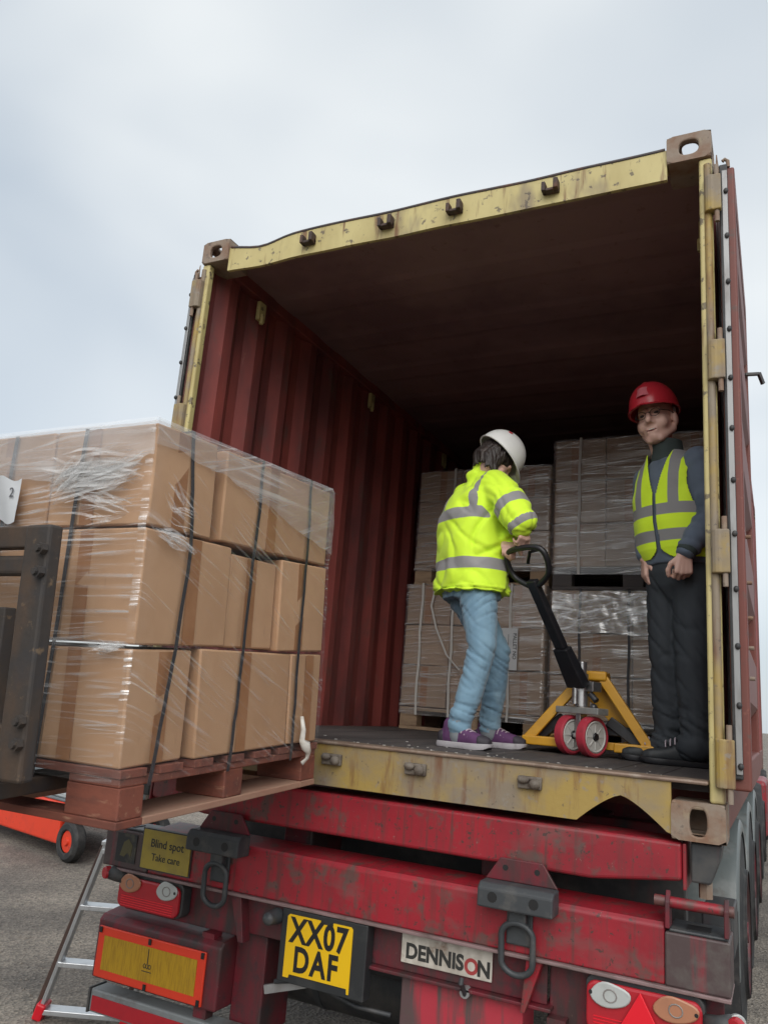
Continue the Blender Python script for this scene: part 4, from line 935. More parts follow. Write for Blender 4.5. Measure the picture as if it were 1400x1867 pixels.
for t in (.0, .27, .60, .93):
    a = up0.lerp(up1, t + .03) ; b = a + rd * wd_
    ld.part('step', MB().bar(a, b, .075, .022, up=(0, 0, 1)), M_alu, bevel=.003)
ld.part('top_cap', MB().bar(up1 + Vector((0, 0, .01)) - rd * .01, up1 + rd * .40 + Vector((0, 0, .01)), .11, .02), M_alu, bevel=.004)

# ------------------------------------------------------------------ orange platform trolley in the yard
tv = Thing('platform_trolley', (-5.0, 2.9, -ZG), 'low orange-red wheeled trolley with grey deck behind the foreground pallet', 'trolley', rot=(0, 0, R(-13)), local=True)
tv.part('side_panel', MB().box(-1.4, .80, -.16, -.10, .12, .43), M_orange, bevel=.02, seg=3)
tv.part('side_panel', MB().box(-1.4, .80, .77, .83, .12, .43), M_orange, bevel=.02, seg=3)
tv.part('upper_rail', MB().box(-1.4, 1.1, -.17, -.09, .385, .465), M_orange, bevel=.015)
tv.part('deck', MB().box(-1.4, 1.1, -.16, .85, .466, .49), M_deck, bevel=.01)
tv.part('bulkhead', MB().box(-1.4, 1.1, .3, .85, .491, .62), M_deck, bevel=.02)
for dd in (0, .05):
    tv.part('hose', MB().tube([(-.35 + dd, -.10, .72), (-.2 + dd, -.11, .60), (.05 + dd, -.12, .535), (.4, -.12, .51 + dd * .3), (.9, -.12, .505 + dd * .3)], .016, 8), M_hose, smooth=True)
def tw(x, y):
    wl = tv.part('wheel', MB().cyl((x, y - .012, .165), (x, y + .05, .165), .092, .085, n=24), M_orange, bevel=.008)
    n = 28; vs = []; pr_ = [(.09, -.02), (.10, -.03), (.14, -.03), (.165, -.005), (.165, .06), (.14, .085), (.09, .08)]
    for rr, d in pr_:
        for k in range(n): a = 2 * math.pi * k / n; vs.append((x + rr * math.cos(a), y + d, .165 + rr * math.sin(a)))
    m = len(pr_); fs = [(i * n + k, (i + 1) * n + k, (i + 1) * n + (k + 1) % n, i * n + (k + 1) % n) for i in range(m - 1) for k in range(n)]
    tv.part('tyre', MB().add(vs, fs), M_tyre, wl, smooth=35)
    tv.part('hub', MB().cyl((x, y - .03, .165), (x, y - .012, .165), .028, .035, n=14), M_orange, wl)
for x, y in ((.95, -.14), (.95, .74), (-1.2, -.30), (-1.2, .90)): tw(x, y)

# ------------------------------------------------------------------ wrapped stacks inside the container
I4 = Matrix.Identity(4)
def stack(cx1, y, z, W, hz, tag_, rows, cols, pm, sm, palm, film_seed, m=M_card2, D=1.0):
    """cx1 = right edge x, z = pallet underside"""
    pallet('pallet', (cx1, y, z), 'wooden pallet under the %s inside the container' % tag_, W, D, None, palm, 'pallets inside the container', .14)
    Mx = Matrix.Translation((cx1, y, z)); dz = (hz - .152) / rows; dx = W / cols
    for r_ in range(rows):
        for c in range(cols):
            nm = ('bottom', 'middle', 'top')[r_] if rows == 3 else ('lower', 'upper')[r_]
            pn = {3: ('right', 'centre', 'left'), 2: ('right', 'left')}[cols][c]
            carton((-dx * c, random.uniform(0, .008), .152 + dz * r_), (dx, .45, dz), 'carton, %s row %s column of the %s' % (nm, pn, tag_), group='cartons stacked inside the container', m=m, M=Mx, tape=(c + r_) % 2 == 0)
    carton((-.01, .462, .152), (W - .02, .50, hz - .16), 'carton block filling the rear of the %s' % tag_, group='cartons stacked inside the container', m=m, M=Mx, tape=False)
    vs, fs, uvs = wrap_mesh(W, D, .10, hz, .008, 26, 46, .006, film_seed)
    f = film_obj('stretch_film', vs, fs, uvs, M_filmin); f.location = (cx1, y, z + ZG); tag(f, 'clear stretch film wrapped round the ' + tag_, 'stretch film', 'film on the stacks inside the container')
    for k, xs in enumerate(sm):
        pth = [(-xs + .004 * math.sin(q * 1.7 + k), -.0175 - .001 * q % .003, .10 + (hz - .10) * q / 8) for q in range(9)] + [(-xs, -.012, hz + .008), (-xs, .9, hz + .01)]
        strap(pth, (1, 0, 0), .016, pm, '%s strap on the %s, %s from the %s' % ('white' if pm is M_strapw else 'black', tag_, ('first', 'second', 'third')[k], 'container centre' if cx1 > .3 else 'trolley handle side'), (cx1, y, z), (0, 0, 0), 'straps on the stacks inside the container')
    return f
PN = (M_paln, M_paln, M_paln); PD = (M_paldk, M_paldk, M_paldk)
YS = 2.42
stack(-.005, YS, FL, 1.03, 1.02, 'lower stack beside the corrugated wall', 3, 3, M_strapw, (.24, .66, .90), PN, 11)
stack(-.005, YS + .05, FL + 1.024, 1.01, .87, 'upper stack beside the corrugated wall', 3, 3, M_strapw, (.30, .72), PN, 12)
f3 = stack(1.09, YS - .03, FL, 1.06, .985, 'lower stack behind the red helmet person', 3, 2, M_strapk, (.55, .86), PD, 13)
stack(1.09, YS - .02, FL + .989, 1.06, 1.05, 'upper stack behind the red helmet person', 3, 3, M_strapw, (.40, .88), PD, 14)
# loose white strap tail and crumpled film band
tailp = [(-.80, -.03, .98), (-.82, -.035, .86), (-.77, -.04, .70), (-.68, -.045, .52), (-.58, -.04, .42)]
strap(tailp, (1, 0, 0), .014, M_strapw, 'loose white strap hanging diagonally behind the jeans', (-.005, YS, FL), (0, 0, 0), 'straps on the stacks inside the container')
def band(u, v):
    x = -.02 - 1.02 * u; z = .70 + .27 * v + .02 * nz((x, 0, 0), 5); y = -.028 - .012 * abs(nz((u * 9, v * 3, 1), 1.5)) - .008 * nz((u * 30, v * 9, 2), 1)
    return (x, y, z), (x * 1.0, z)
bd = film_obj('film_band', *gridfilm(band, 60, 14), film('bunched_film_inner', .22, .75, [(8, 2, .45), (-14, 3, .6)], lo=.46, plo=.32, phi=.55, white=.9), f3)
pl_ = Thing('paper_label', (-.30, YS - .03, FL + .56), 'white paper pallet label stuck to the wrapped stack behind the jeans', 'label')
pl_.part('sheet', MB().box(-.33, -.185, YS - .031, YS - .030, FL + .44, FL + .72), M_paper)
me = text_mesh('PALLET NO', .034, .0003); me.transform(Matrix.Translation(Vector((-.205, YS - .0318, FL + .60)) - pl_.base) @ Matrix.Rotation(R(90), 4, 'Y') @ RX); pl_.part('lettering', me, M_ink2)
for k in range(3): pl_.part('ruled_line', MB().box(-.250 - k * .025, -.247 - k * .025, YS - .0318, YS - .0312, FL + .50, FL + .68 - k * .03), M_ink2)

# ------------------------------------------------------------------ hand pallet truck
pt = Thing('pallet_truck', (.575, 1.2, FL), 'yellow hand pallet truck with red and white steering wheels', 'pallet truck')
STR = R(-28)
ax_ = Vector((math.cos(STR), math.sin(STR), 0)); fw_ = Vector((-math.sin(STR), math.cos(STR), 0))   # axle direction, direction away from the handle
hub_c = Vector((.556, .975, FL + .09))
for s_ in (-1, 1):
    c = hub_c + ax_ * .064 * s_; n = 40; vs = []
    pr_ = [(.072, -.022), (.080, -.025), (.089, -.019), (.090, -.010), (.090, .010), (.089, .019), (.080, .025), (.072, .022)]
    for rr, d in pr_:
        for k in range(n): a = 2 * math.pi * k / n; vs.append(c + ax_ * d + fw_ * rr * math.cos(a) + Vector((0, 0, rr * math.sin(a))))
    m = len(pr_); fs = [(i * n + k, (i + 1) * n + k, (i + 1) * n + (k + 1) % n, i * n + (k + 1) % n) for i in range(m - 1) for k in range(n)]
    wl = pt.part('steering_wheel', MB().cyl(c - ax_ * .019, c + ax_ * .019, .0735, n=32), M_nylon, smooth=35)
    pt.part('tyre', MB().add(vs, fs), M_poly, wl, smooth=40)
    for q in (-1, 1):
        pt.part('hub_cap', MB().cyl(c + ax_ * .0192 * q, c + ax_ * .026 * q, .019, .015, n=16), M_truckk, wl, smooth=35)
        pt.part('wheel_rim', MB().tube([c + ax_ * .019 * q + fw_ * .066 * math.cos(a * .2618) + Vector((0, 0, .066 * math.sin(a * .2618))) for a in range(24)], .0045, 6, True), M_nylon, wl, smooth=True)
        for k in range(8):
            a = k * math.pi / 4; d_ = fw_ * math.cos(a) + Vector((0, 0, math.sin(a))); pt.part('spoke', MB().bar(c + ax_ * .0195 * q + d_ * .02, c + ax_ * .0195 * q + d_ * .056, .005, .005, up=ax_), M_nylon, wl)
pt.part('axle', MB().cyl(hub_c - ax_ * .05, hub_c + ax_ * .05, .013, n=12), M_chrome)
pt.part('yoke', MB().bar(hub_c, hub_c + Vector((0, 0, .11)), .03, .05, up=fw_), M_chrome, bevel=.004)
pt.part('steer_plate', MB().bar(hub_c + Vector((0, 0, .112)) - ax_ * .125, hub_c + Vector((0, 0, .112)) + ax_ * .125, .075, .030), mat('zinc_plate', (.40, .40, .38), .45, .5, layers=[((.25, .25, .24), 20, V1, .5, .7, .6)]), bevel=.004)
pc = hub_c + Vector((0, 0, .13))
pm_ = pt.part('pump', MB().cyl(pc, pc + Vector((0, 0, .07)), .036, n=20).cyl(pc + Vector((0, 0, .07)), pc + Vector((0, 0, .12)), .042, n=20).cyl(pc + Vector((0, 0, .12)), pc + Vector((0, 0, .15)), .03, n=20), M_chrome, smooth=35)
pt.part('piston', MB().cyl(pc - fw_ * .045 + Vector((0, 0, .01)), pc - fw_ * .045 + Vector((0, 0, .15)), .015, n=14), M_chrome, pm_, smooth=35)
pt.part('pump_cap', MB().cyl(pc + Vector((0, 0, .15)), pc + Vector((0, 0, .205)), .022, n=16).box(-.035, .035, -.03, .03, 0, .045, Matrix.Translation(pc + Vector((.045, -.01, .07))) @ Matrix.Rotation(STR, 4, 'Z')), M_chrome, pm_, bevel=.003)
pt.part('valve', MB().cyl(pc + ax_ * .05 + Vector((0, 0, .06)), pc + ax_ * .085 + Vector((0, 0, .03)), .014, n=12).sphere(pc + ax_ * .07 + Vector((0, 0, .0)), .018), mat('dark_valve', (.08, .08, .085), .35, .6), pm_, smooth=35)
# handle
hb = Vector((.545, .935, .50)); ht_ = Vector((.352, .655, 1.02)); hd_ = (ht_ - hb).normalized(); sidev = ax_; hn = hd_.cross(sidev).normalized()
def tapered(p0, p1, w0, w1, t0, t1):
    vs = []
    for p, w_, t_ in ((p0, w0, t0), (p1, w1, t1)):
        for a, b in ((-1, -1), (1, -1), (1, 1), (-1, 1)): vs.append(p + sidev * w_ / 2 * a + hn * t_ / 2 * b)
    return MB().add(vs, [(0, 1, 2, 3), (7, 6, 5, 4), (0, 4, 5, 1), (1, 5, 6, 2), (2, 6, 7, 3), (3, 7, 4, 0)])
mid = hb.lerp(ht_, .30)
h1 = pt.part('handle_base', tapered(hb - hd_ * .01, mid, .105, .082, .05, .045), M_truckk, bevel=.006)
h2 = pt.part('handle_bar', tapered(mid + hd_ * .0, hb.lerp(ht_, .86), .058, .056, .036, .036), M_truckk, bevel=.008)
lp = []
for (a, b) in ((0, .0), (.05, .022), (.10, .06), (.118, .11), (.115, .165), (.09, .195), (.045, .205), (0, .206), (-.045, .205), (-.09, .195), (-.115, .165), (-.118, .11), (-.10, .06), (-.05, .022)):
    lp.append(hb.lerp(ht_, .80) + sidev * (a * 1.02 + .03 * b / .2) + hd_ * b * .95)
# resample smooth
def smooth_path(P, closed=True, n=4):
    out = []; m = len(P)
    for i in range(m if closed else m - 1):
        p0, p1, p2, p3 = P[(i - 1) % m], P[i], P[(i + 1) % m], P[(i + 2) % m]
        for k in range(n):
            t = k / n; out.append(.5 * ((2 * p1) + (p2 - p0) * t + (2 * p0 - 5 * p1 + 4 * p2 - p3) * t * t + (3 * p1 - p0 - 3 * p2 + p3) * t ** 3))
    return out
pt.part('grip_loop', MB().tube(smooth_path(lp), .0135, 12, True), M_truckk, h2, smooth=True)
pt.part('release_lever', MB().tube([hb.lerp(ht_, .98) + hn * .02, hb.lerp(ht_, 1.06) + sidev * .03 + hn * .03, hb.lerp(ht_, 1.07) + sidev * .085 + hn * .03], .008, 8), M_truckk, h2, smooth=True)
GRIP = hb.lerp(ht_, .80) + hd_ * .195
# body: triangular frame, forks
Yb = 1.10
fl_ = Vector((.275, Yb, .225)); frr = Vector((.865, Yb, .225)); apx = Vector((.585, Yb - .03, .56))
pt.part('frame_brace', MB().bar(fl_ + Vector((.01, -.06, .005)), apx + Vector((-.05, 0, -.03)), .045, .030, up=(0, -1, 0)), M_truck, bevel=.004)
pt.part('frame_brace', MB().bar(frr + Vector((-.01, -.06, .005)), apx + Vector((.035, 0, .0)), .045, .034, up=(0, -1, 0)), M_truck, bevel=.004)
pt.part('frame_plate', MB().prism([(.545, .545), (.63, .555), (.66, .50), (.80, .285), (.70, .285), (.60, .40), (.545, .44)], 'y', Yb + .045, Yb + .055), M_truck, bevel=.003)
pt.part('top_bracket', MB().box(.535, .655, Yb - .06, Yb + .05, .525, .57), M_truck, bevel=.01, seg=3)
for s_, xc in ((-1, .345), (1, .795)):
    pt.part('fork', MB().prism([(xc - .08, .255), (xc + .08, .255), (xc + .08, .225), (xc + .072, .225), (xc + .072, .247), (xc - .072, .247), (xc - .072, .225), (xc - .08, .225)], 'y', Yb + .06, 2.18), M_truck, bevel=.003)
    pt.part('fork_shoe', MB().box(xc - .08 if s_ < 0 else xc - .10, xc + .10 if s_ < 0 else xc + .08, Yb - .085, Yb + .0595, .208, .250), M_truck, bevel=.006)
    pt.part('load_roller', MB().cyl((xc - .03, 2.05, FL + .037), (xc + .03, 2.05, FL + .037), .036, n=16), M_nylon, smooth=35)
    pt.part('push_rod', MB().bar((xc, Yb + .05, .235), (xc, 2.0, .225), .03, .015), M_black)
pt.part('base_bar', MB().bar((.30, Yb - .035, .232), (.84, Yb - .035, .232), .05, .034), M_truck, bevel=.004)
pt.part('rocker', MB().bar((.40, Yb, .30), (.78, Yb, .30), .04, .045), M_truckk, bevel=.005)
pt.part('rocker_arm', MB().bar((.66, Yb - .02, .345), (.80, Yb - .01, .25), .03, .05), M_truckk, bevel=.005)
pt.part('rocker_arm', MB().bar((.45, Yb - .02, .345), (.33, Yb - .01, .25), .03, .05), M_truckk, bevel=.005)

# ------------------------------------------------------------------ people
def crease(p, sx, sz, k, seed, amp, th=.62, x0=0):
    """narrow inward folds along the ridges of a noise field"""
    r_ = 1 - 2 * abs(mnoise.noise(Vector((p.x * sx, p.y * sx, p.z * sz + k * (p.x - x0) * sz)) + Vector((seed, seed * 2, 0))))
    return -amp * max(0, (r_ - th) / (1 - th)) ** 1.3
def V(*a): return Vector(a)
def add_hand(mb, wrist, d, n, thumb, curl=(35, 45, 30), sc=1., tcurl=20):
    """wrist point, d = towards the knuckles, n = palm normal (fingers curl to it), thumb = side vector"""
    d = d.normalized(); n = (n - d * n.dot(d)).normalized(); s_ = d.cross(n).normalized()
    if s_.dot(thumb) < 0: s_ = -s_
    kn = []
    for k, off in enumerate((.030, .010, -.010, -.028)):
        b = wrist + d * (.088 - .004 * abs(k - 1)) * sc + s_ * off * sc; kn.append(b)
        mb.cap(wrist + s_ * off * .55 * sc, b, .017 * sc, .0125 * sc, 10)
    for k, (b, L) in enumerate(zip(kn, (.042, .047, .044, .034))):
        ang = 0; p = b; r = .0095 * sc
        for j, (l, c) in enumerate(zip((1, .62, .5), curl)):
            ang += R(c + (k - 1) * 3); dr = d * math.cos(ang) + n * math.sin(ang); q = p + dr * L * l * sc
            mb.cap(p, q, r, r * .9, 10); p = q; r *= .9
    p = wrist + d * .022 * sc + s_ * .026 * sc; ang = R(45)
    for l, a in ((.040, 0), (.032, tcurl), (.026, tcurl)):
        ang -= R(a); dr = (d * math.cos(ang) + s_ * math.sin(ang) + n * .45).normalized(); q = p + dr * l * sc
        mb.cap(p, q, .013 * sc, .0105 * sc, 10); p = q
def add_head(mb, c, f, up, sc=1.):
    """head centred between the ears, facing f"""
    f = f.normalized(); up = (up - f * up.dot(f)).normalized(); r_ = f.cross(up).normalized()
    Mx = Matrix((r_, f, up)).transposed()
    def P(x, y, z): return c + (r_ * x + f * y + up * z) * sc
    mb.sphere(P(0, -.012, .045), (.075 * sc, .093 * sc, .085 * sc), Mx, 24, 16)
    mb.sphere(P(0, .022, -.015), (.064 * sc, .070 * sc, .092 * sc), Mx, 24, 16)
    mb.sphere(P(0, .046, -.078), (.042 * sc, .040 * sc, .034 * sc), Mx, 18, 12)          # chin
    for s_ in (-1, 1):
        mb.cap(P(s_ * .058, -.005, -.045), P(s_ * .022, .058, -.092), .020 * sc, .020 * sc)  # jaw line
        mb.sphere(P(s_ * .034, .056, -.026), (.032 * sc, .027 * sc, .032 * sc), Mx)       # cheek
        mb.cap(P(s_ * .012, .088, .034), P(s_ * .042, .074, .034), .011 * sc, .010 * sc)    # brow
        mb.sphere(P(s_ * .078, -.008, -.002), (.012 * sc, .022 * sc, .034 * sc), Mx)        # ear
        mb.cap(P(s_ * .010, .092, -.024), P(s_ * .014, .088, -.026), .010 * sc, .009 * sc)  # nostril
    mb.cap(P(0, .090, .022), P(0, .108, -.020), .0095 * sc, .0135 * sc)                     # nose
    mb.cap(P(-.020, .080, -.050), P(.020, .080, -.050), .0085 * sc, .0085 * sc)             # lips
    mb.cap(P(-.017, .079, -.064), P(.017, .079, -.064), .009 * sc, .009 * sc)
    return P, Mx
def helmet(parent_thing_obj, base, c, f, up, m, name='helmet', sc=1.):
    f = f.normalized(); up = (up - f * up.dot(f)).normalized(); r_ = f.cross(up).normalized()
    n, mr = 56, 16; vs = []
    def ring(ph, grow=0., drop=0.):
        out = []
        for k in range(n):
            t = 2 * math.pi * k / n; co, si = math.cos(t), math.sin(t)
            rx, ry, rz = .108 + grow, .134 + grow, .132
            ridge = .006 * max(0, 1 - abs(co) / .25) if si > -.9 else 0
            x = rx * math.sin(ph) * co; y = ry * math.sin(ph) * si; z = rz * math.cos(ph) + ridge * math.sin(ph) ** .5 - drop
            pk = max(0, si) ** 2.2 * max(0, grow) * 7.0
            y += pk; z -= pk * .38
            out.append(c + (r_ * x + f * y + up * z) * sc)
        return out
    for i in range(mr + 1): vs += ring(math.pi / 2 * (i + .02) / mr * 1.0)
    vs += ring(math.pi / 2, 0, .012); vs += ring(math.pi / 2, .005, .016); vs += ring(math.pi / 2, .0055, .021); vs += ring(math.pi / 2, -.003, .020)
    for i in range(mr, -1, -1): vs += [v + 0 * up for v in [c + (p - c) * .965 for p in ring(math.pi / 2 * (i + .02) / mr)]]
    m_ = len(vs) // n
    fs = [(i * n + k, i * n + (k + 1) % n, (i + 1) * n + (k + 1) % n, (i + 1) * n + k) for i in range(m_ - 1) for k in range(n)]
    fs.append(tuple(range(n)))
    o = link(name, MB().add(vs, fs).mesh(name, base), m, parent_thing_obj, 50)
    return o
def person(name, base, mbody, voxel, label, it=3):
    me = blob(mbody, voxel, it, base); o = link(name, me, M_skin); o.location = (base[0], base[1], base[2] + ZG)
    tag(o, label, 'person'); return o
def wear(name, root, base, mb, voxel, m, it=8, folds=None, band=None, cut=None):
    me = blob(mb, voxel, it, base, folds)
    if cut:
        bm = bmesh.new(); bm.from_mesh(me); bmesh.ops.delete(bm, geom=[f for f in bm.faces if cut(f.calc_center_median() + Vector(base))], context='FACES'); bm.to_mesh(me); bm.free()
        me.polygons.foreach_set('use_smooth', [True] * len(me.polygons))
    if band:
        at = me.attributes.new('band', 'FLOAT', 'POINT')
        at.data.foreach_set('value', [band(v.co + Vector(base)) for v in me.vertices])
    o = link(name, me, m, root); return o
def seg(p, a, b):
    d = b - a; t = (p - a).dot(d) / d.length_squared; return t, (p - (a + d * min(1, max(0, t)))).length
def shoe(root, base, heel, d, up=Vector((0, 0, 1)), L=.265, upper=M_shoe, sole=M_sole, trim=M_shoedk, hi=.085, name='shoe', laces=True):
    d = d.normalized(); s_ = Vector((-d.y, d.x, 0)); z = up
    def P(x, y, h): return heel + d * x * L + s_ * y + z * h
    out = []
    for x, w_ in ((0, .024), (.06, .034), (.2, .037), (.42, .036), (.62, .046), (.8, .047), (.93, .034), (1.0, .014)): out.append((x, w_))
    # sole
    sb = MB(); vs = []; n = len(out)
    for h, g in ((0, .002), (.012, .006), (.026, .004)):
        for x, w_ in out: vs.append(P(x, w_ + g, h + (.012 if x > .95 and h < .02 else 0) + .004 * (x > .8)))
        for x, w_ in reversed(out): vs.append(P(x, -w_ - g, h + (.012 if x > .95 and h < .02 else 0) + .004 * (x > .8)))
    m = 2 * n; fs = [tuple(range(m - 1, -1, -1)), tuple(2 * m + k for k in range(m))] + [(i * m + k, i * m + (k + 1) % m, (i + 1) * m + (k + 1) % m, (i + 1) * m + k) for i in range(2) for k in range(m)]
    sb.add(vs, fs)
    u = MB()
    u.loft([(P(x, 0, .018 + h / 2), s_, z, w_ - .003, h / 2 + .006) for x, w_, h in ((.01, .022, .05), (.08, .034, hi - .02), (.2, .037, hi + .012), (.38, .036, hi + .002), (.55, .041, .060), (.72, .044, .047), (.88, .037, .038), (.97, .018, .026))], 20, 2.4)
    u.cap(P(.2, 0, .05), P(.22, 0, hi + .02), .036, .038)
    so_ = link(name, blob(u, .006, 4, base), upper, root)
    link('sole', sb.mesh('sole', base), sole, so_, 40, .004)
    if trim:
        t_ = MB(); t_.loft([(P(x, 0, .018 + h / 2), s_, z, w_, h / 2 + .006) for x, w_, h in ((.80, .044, .044), (.9, .037, .036), (.985, .018, .026))], 16, 2.4)
        link('toe_cap', blob(t_, .006, 3, base), trim, so_)
        t_ = MB(); t_.loft([(P(x, 0, .018 + h / 2), s_, z, w_, h / 2 + .004) for x, w_, h in ((-.005, .024, .05), (.06, .036, hi - .022), (.13, .037, hi - .012))], 16, 2.2)
        link('heel_counter', blob(t_, .006, 3, base), trim, so_)
    if laces:
        lc = MB()
        for k in range(5):
            x = .36 + k * .065; h = hi + .029 - (x - .36) * .105
            lc.tube([P(x, -.036, h - .026), P(x + .01, -.018, h - .003), P(x + .015, .0, h + .001), P(x + .03, .018, h - .004), P(x + .035, .036, h - .027)], .0034, 6)
        link('laces', lc.mesh('laces', base), mat('pale_laces', (.45, .38, .42), .8), so_, True)
    return so_

# --- the person in the yellow jacket
def build_woman():
    base = (.08, .78, FL); f = V(.65, .76, 0).normalized(); r_ = V(f.y, -f.x, 0); UP = V(0, 0, 1)
    pel = V(.055, .79, .95); neck = V(.085, .80, 1.475)
    shR = V(.205, .685, 1.405); shL = V(-.03, .905, 1.415)
    elR = V(.345, .60, 1.205); haR = GRIP + ax_ * .045 + V(0, 0, .012); elL = V(.11, 1.0, 1.19); haL = GRIP - ax_ * .06 + V(0, 0, .012)
    wrR = haR + (elR - haR).normalized() * .085 + V(0, 0, .02); wrL = haL + (elL - haL).normalized() * .085 + V(0, 0, .02)
    hipR = V(.115, .715, .93); hipL = V(.005, .865, .93)
    knR = V(.165, .665, .585); anR = V(.105, .585, .265); knL = V(.165, .90, .575); anL = V(.125, .945, .275)
    hc = V(.135, .79, 1.56); hf = (V(.74, .62, 0).normalized() * .72 + V(0, 0, -.70)); hup = V(0, 0, 1)
    b = MB()
    P, Mx = add_head(b, hc, hf, hup, .96)
    b.cap(neck - V(0, 0, .06), hc - V(.01, .01, .05), .052, .05)
    b.cap(pel, neck - V(0, 0, .12), .10, .10)
    for s_, e, w_, h in ((shR, elR, wrR, haR), (shL, elL, wrL, haL)):
        b.cap(neck - V(0, 0, .10), s_, .06, .045); b.cap(s_, e, .042, .036); b.cap(e, w_, .034, .024); 
    for hp, k, a in ((hipR, knR, anR), (hipL, knL, anL)):
        b.cap(pel - V(0, 0, .02), hp, .07, .06); b.cap(hp, k, .05, .032); b.cap(k, a, .032, .028)
    add_hand(b, wrR, haR - wrR, -hd_ * .2 + V(0, 0, -1), -ax_, (50, 60, 40), .88)
    add_hand(b, wrL, haL - wrL, -hd_ * .2 + V(0, 0, -1), ax_, (50, 60, 40), .88)
    o = person('person', base, b, .0055, 'person in yellow hi-vis jacket, white helmet and jeans gripping the pallet truck handle')
    # jacket
    j = MB(); fl = .0
    rings = []
    for z, cx, cy, rx, ry in ((.885, .052, .79, .218, .168), (.905, .052, .79, .222, .172), (.96, .052, .79, .212, .165), (1.05, .050, .79, .205, .162), (1.16, .045, .795, .203, .165), (1.27, .050, .797, .208, .160), (1.36, .066, .80, .205, .142), (1.42, .078, .80, .165, .115), (1.47, .088, .802, .085, .085), (1.505, .092, .806, .075, .075), (1.53, .097, .81, .076, .076), (1.552, .100, .812, .079, .079)):
        rings.append((V(cx, cy, z), r_, f, rx, ry))
    j.loft(rings, 36, 2.25)
    j.cap(shR - V(.03, -.03, .0), shR.lerp(elR, .5), .088, .092); j.cap(shR.lerp(elR, .5), elR, .092, .082); j.cap(elR, elR.lerp(wrR, .75), .082, .064); j.cap(elR.lerp(wrR, .6), elR.lerp(wrR, 1.0), .068, .056)
    j.cap(shL, elL, .085, .08); j.cap(elL, elL.lerp(wrL, .95), .078, .058)
    j.cap(neck + V(-.05, -.035, .0), neck + V(-.01, -.05, .005), .04, .04)
    def folds(p):
        t, dd = seg(p, shR, elR); a = .0
        arm = max(0, 1 - dd / .13)
        a += arm * (crease(p, 6, 12, .8, 2, .020, .5) + .006 * nz(p, 9, 5))
        t2, d2 = seg(p, elR, wrR); arm2 = max(0, 1 - d2 / .11); a += arm2 * (crease(p, 14, 8, .2, 12, .018, .5))
        a += (1 - min(1, arm + arm2)) * (.009 * nz((p.x * 1.2, p.y * 1.2, p.z * .8), 4, 1)) + (1 - min(1, arm + arm2)) * (crease(p, 4, 5.5, -.9, 3, .016, .6) + crease(p, 5, 9, .7, 6, .009, .6))
        if p.z < .915: a += .004 * math.sin(p.z * 300)
        return a
    def bandf(p):
        t, dd = seg(p, shR, elR); tl, dl = seg(p, shL, elL); t2, d2 = seg(p, elR, wrR); t3, d3 = seg(p, elL, wrL)
        q = p - neck; lat = q.dot(r_); fr = q.dot(f)
        cl = lambda v: max(0., min(1., v))
        L = (elR - shR).length; armv = max(.026 - abs(t - .66) * L, .024 - abs(t2 - .70) * (wrR - elR).length if t2 > -.2 else -.05)
        w_ = max(cl(min(.104 - dd, (lat - .135) * 1.2) / .03 + .5), cl(min(.10 - d2, (t2 - .05) * .1) / .03 + .5))
        wl = cl(min(.10 - dl, -lat - .19) / .03 + .5)
        tb = max(.0275 - abs(p.z - 1.262 + .02 * fr), .0275 - abs(p.z - 1.018))
        br = min(.0225 - abs(abs(lat - .012) - .112), p.z - 1.262); tor = max(tb, br, -.05)
        tor = tor * (1 - wl) + max(-.05, .026 - abs(tl - .66) * (elL - shL).length) * wl
        return tor * (1 - w_) + max(-.05, armv) * w_
    wear('jacket', o, base, j, .0085, M_hi, 6, folds, bandf)
    # jeans
    t = MB()
    t.loft([(V(.055, .79, .86), r_, f, .165, .125), (V(.055, .79, .93), r_, f, .172, .135), (V(.055, .79, 1.0), r_, f, .165, .125)], 28, 2.2)
    for hp, kn, an in ((hipR, knR, anR), (hipL, knL, anL)):
        t.cap(hp - V(0, 0, .05), kn + V(0, 0, .05), .094, .068); t.cap(kn + V(0, 0, .04), kn.lerp(an, .5), .066, .060); t.cap(kn.lerp(an, .5), an + V(0, 0, .02), .060, .051); t.cap(an + V(0, 0, .045), an + V(0, 0, .0), .056, .054)
    def jf(p):
        k = math.exp(-((p.z - .58) / .10) ** 2); h = math.exp(-((p.z - .31) / .08) ** 2); c = math.exp(-((p.z - .84) / .09) ** 2)
        return k * crease(p, 3, 22, .7, 1, .009, .66, .1) + h * crease(p, 3, 34, .3, 4, .011, .6, .1) + c * crease(p, 3, 20, -.9, 7, .009, .66, .1) + crease(p, 7, 13, .6, 9, .004, .7, .1) + .004 * nz(p, 5, 4) + .0015 * nz(p, 30, 8)
    wear('jeans', o, base, t, .0075, M_jean, 5, jf)
    shoe(o, base, V(.012, .60, FL), V(.96, -.20, 0), L=.262, hi=.075)
    shoe(o, base, V(.045, .955, FL), V(.98, -.02, 0), L=.262, hi=.075)
    for a in (anR, anL): link('sock', MB().cap(a - V(0, 0, .03), a + V(0, 0, .03), .045, .046).mesh('sock', base), mat('grey_sock', (.22, .24, .26), .9), o, True)
    # hair: shoulder-length, thick
    hr = MB(); fh = hf.normalized(); uh = (hup - fh * hup.dot(fh)).normalized(); rh = fh.cross(uh)
    def Q(x, y, z): return hc + rh * x + fh * y + uh * z
    hr.sphere(Q(0, -.012, .035), (.080, .094, .082), Matrix((rh, fh, uh)).transposed(), 24, 16)
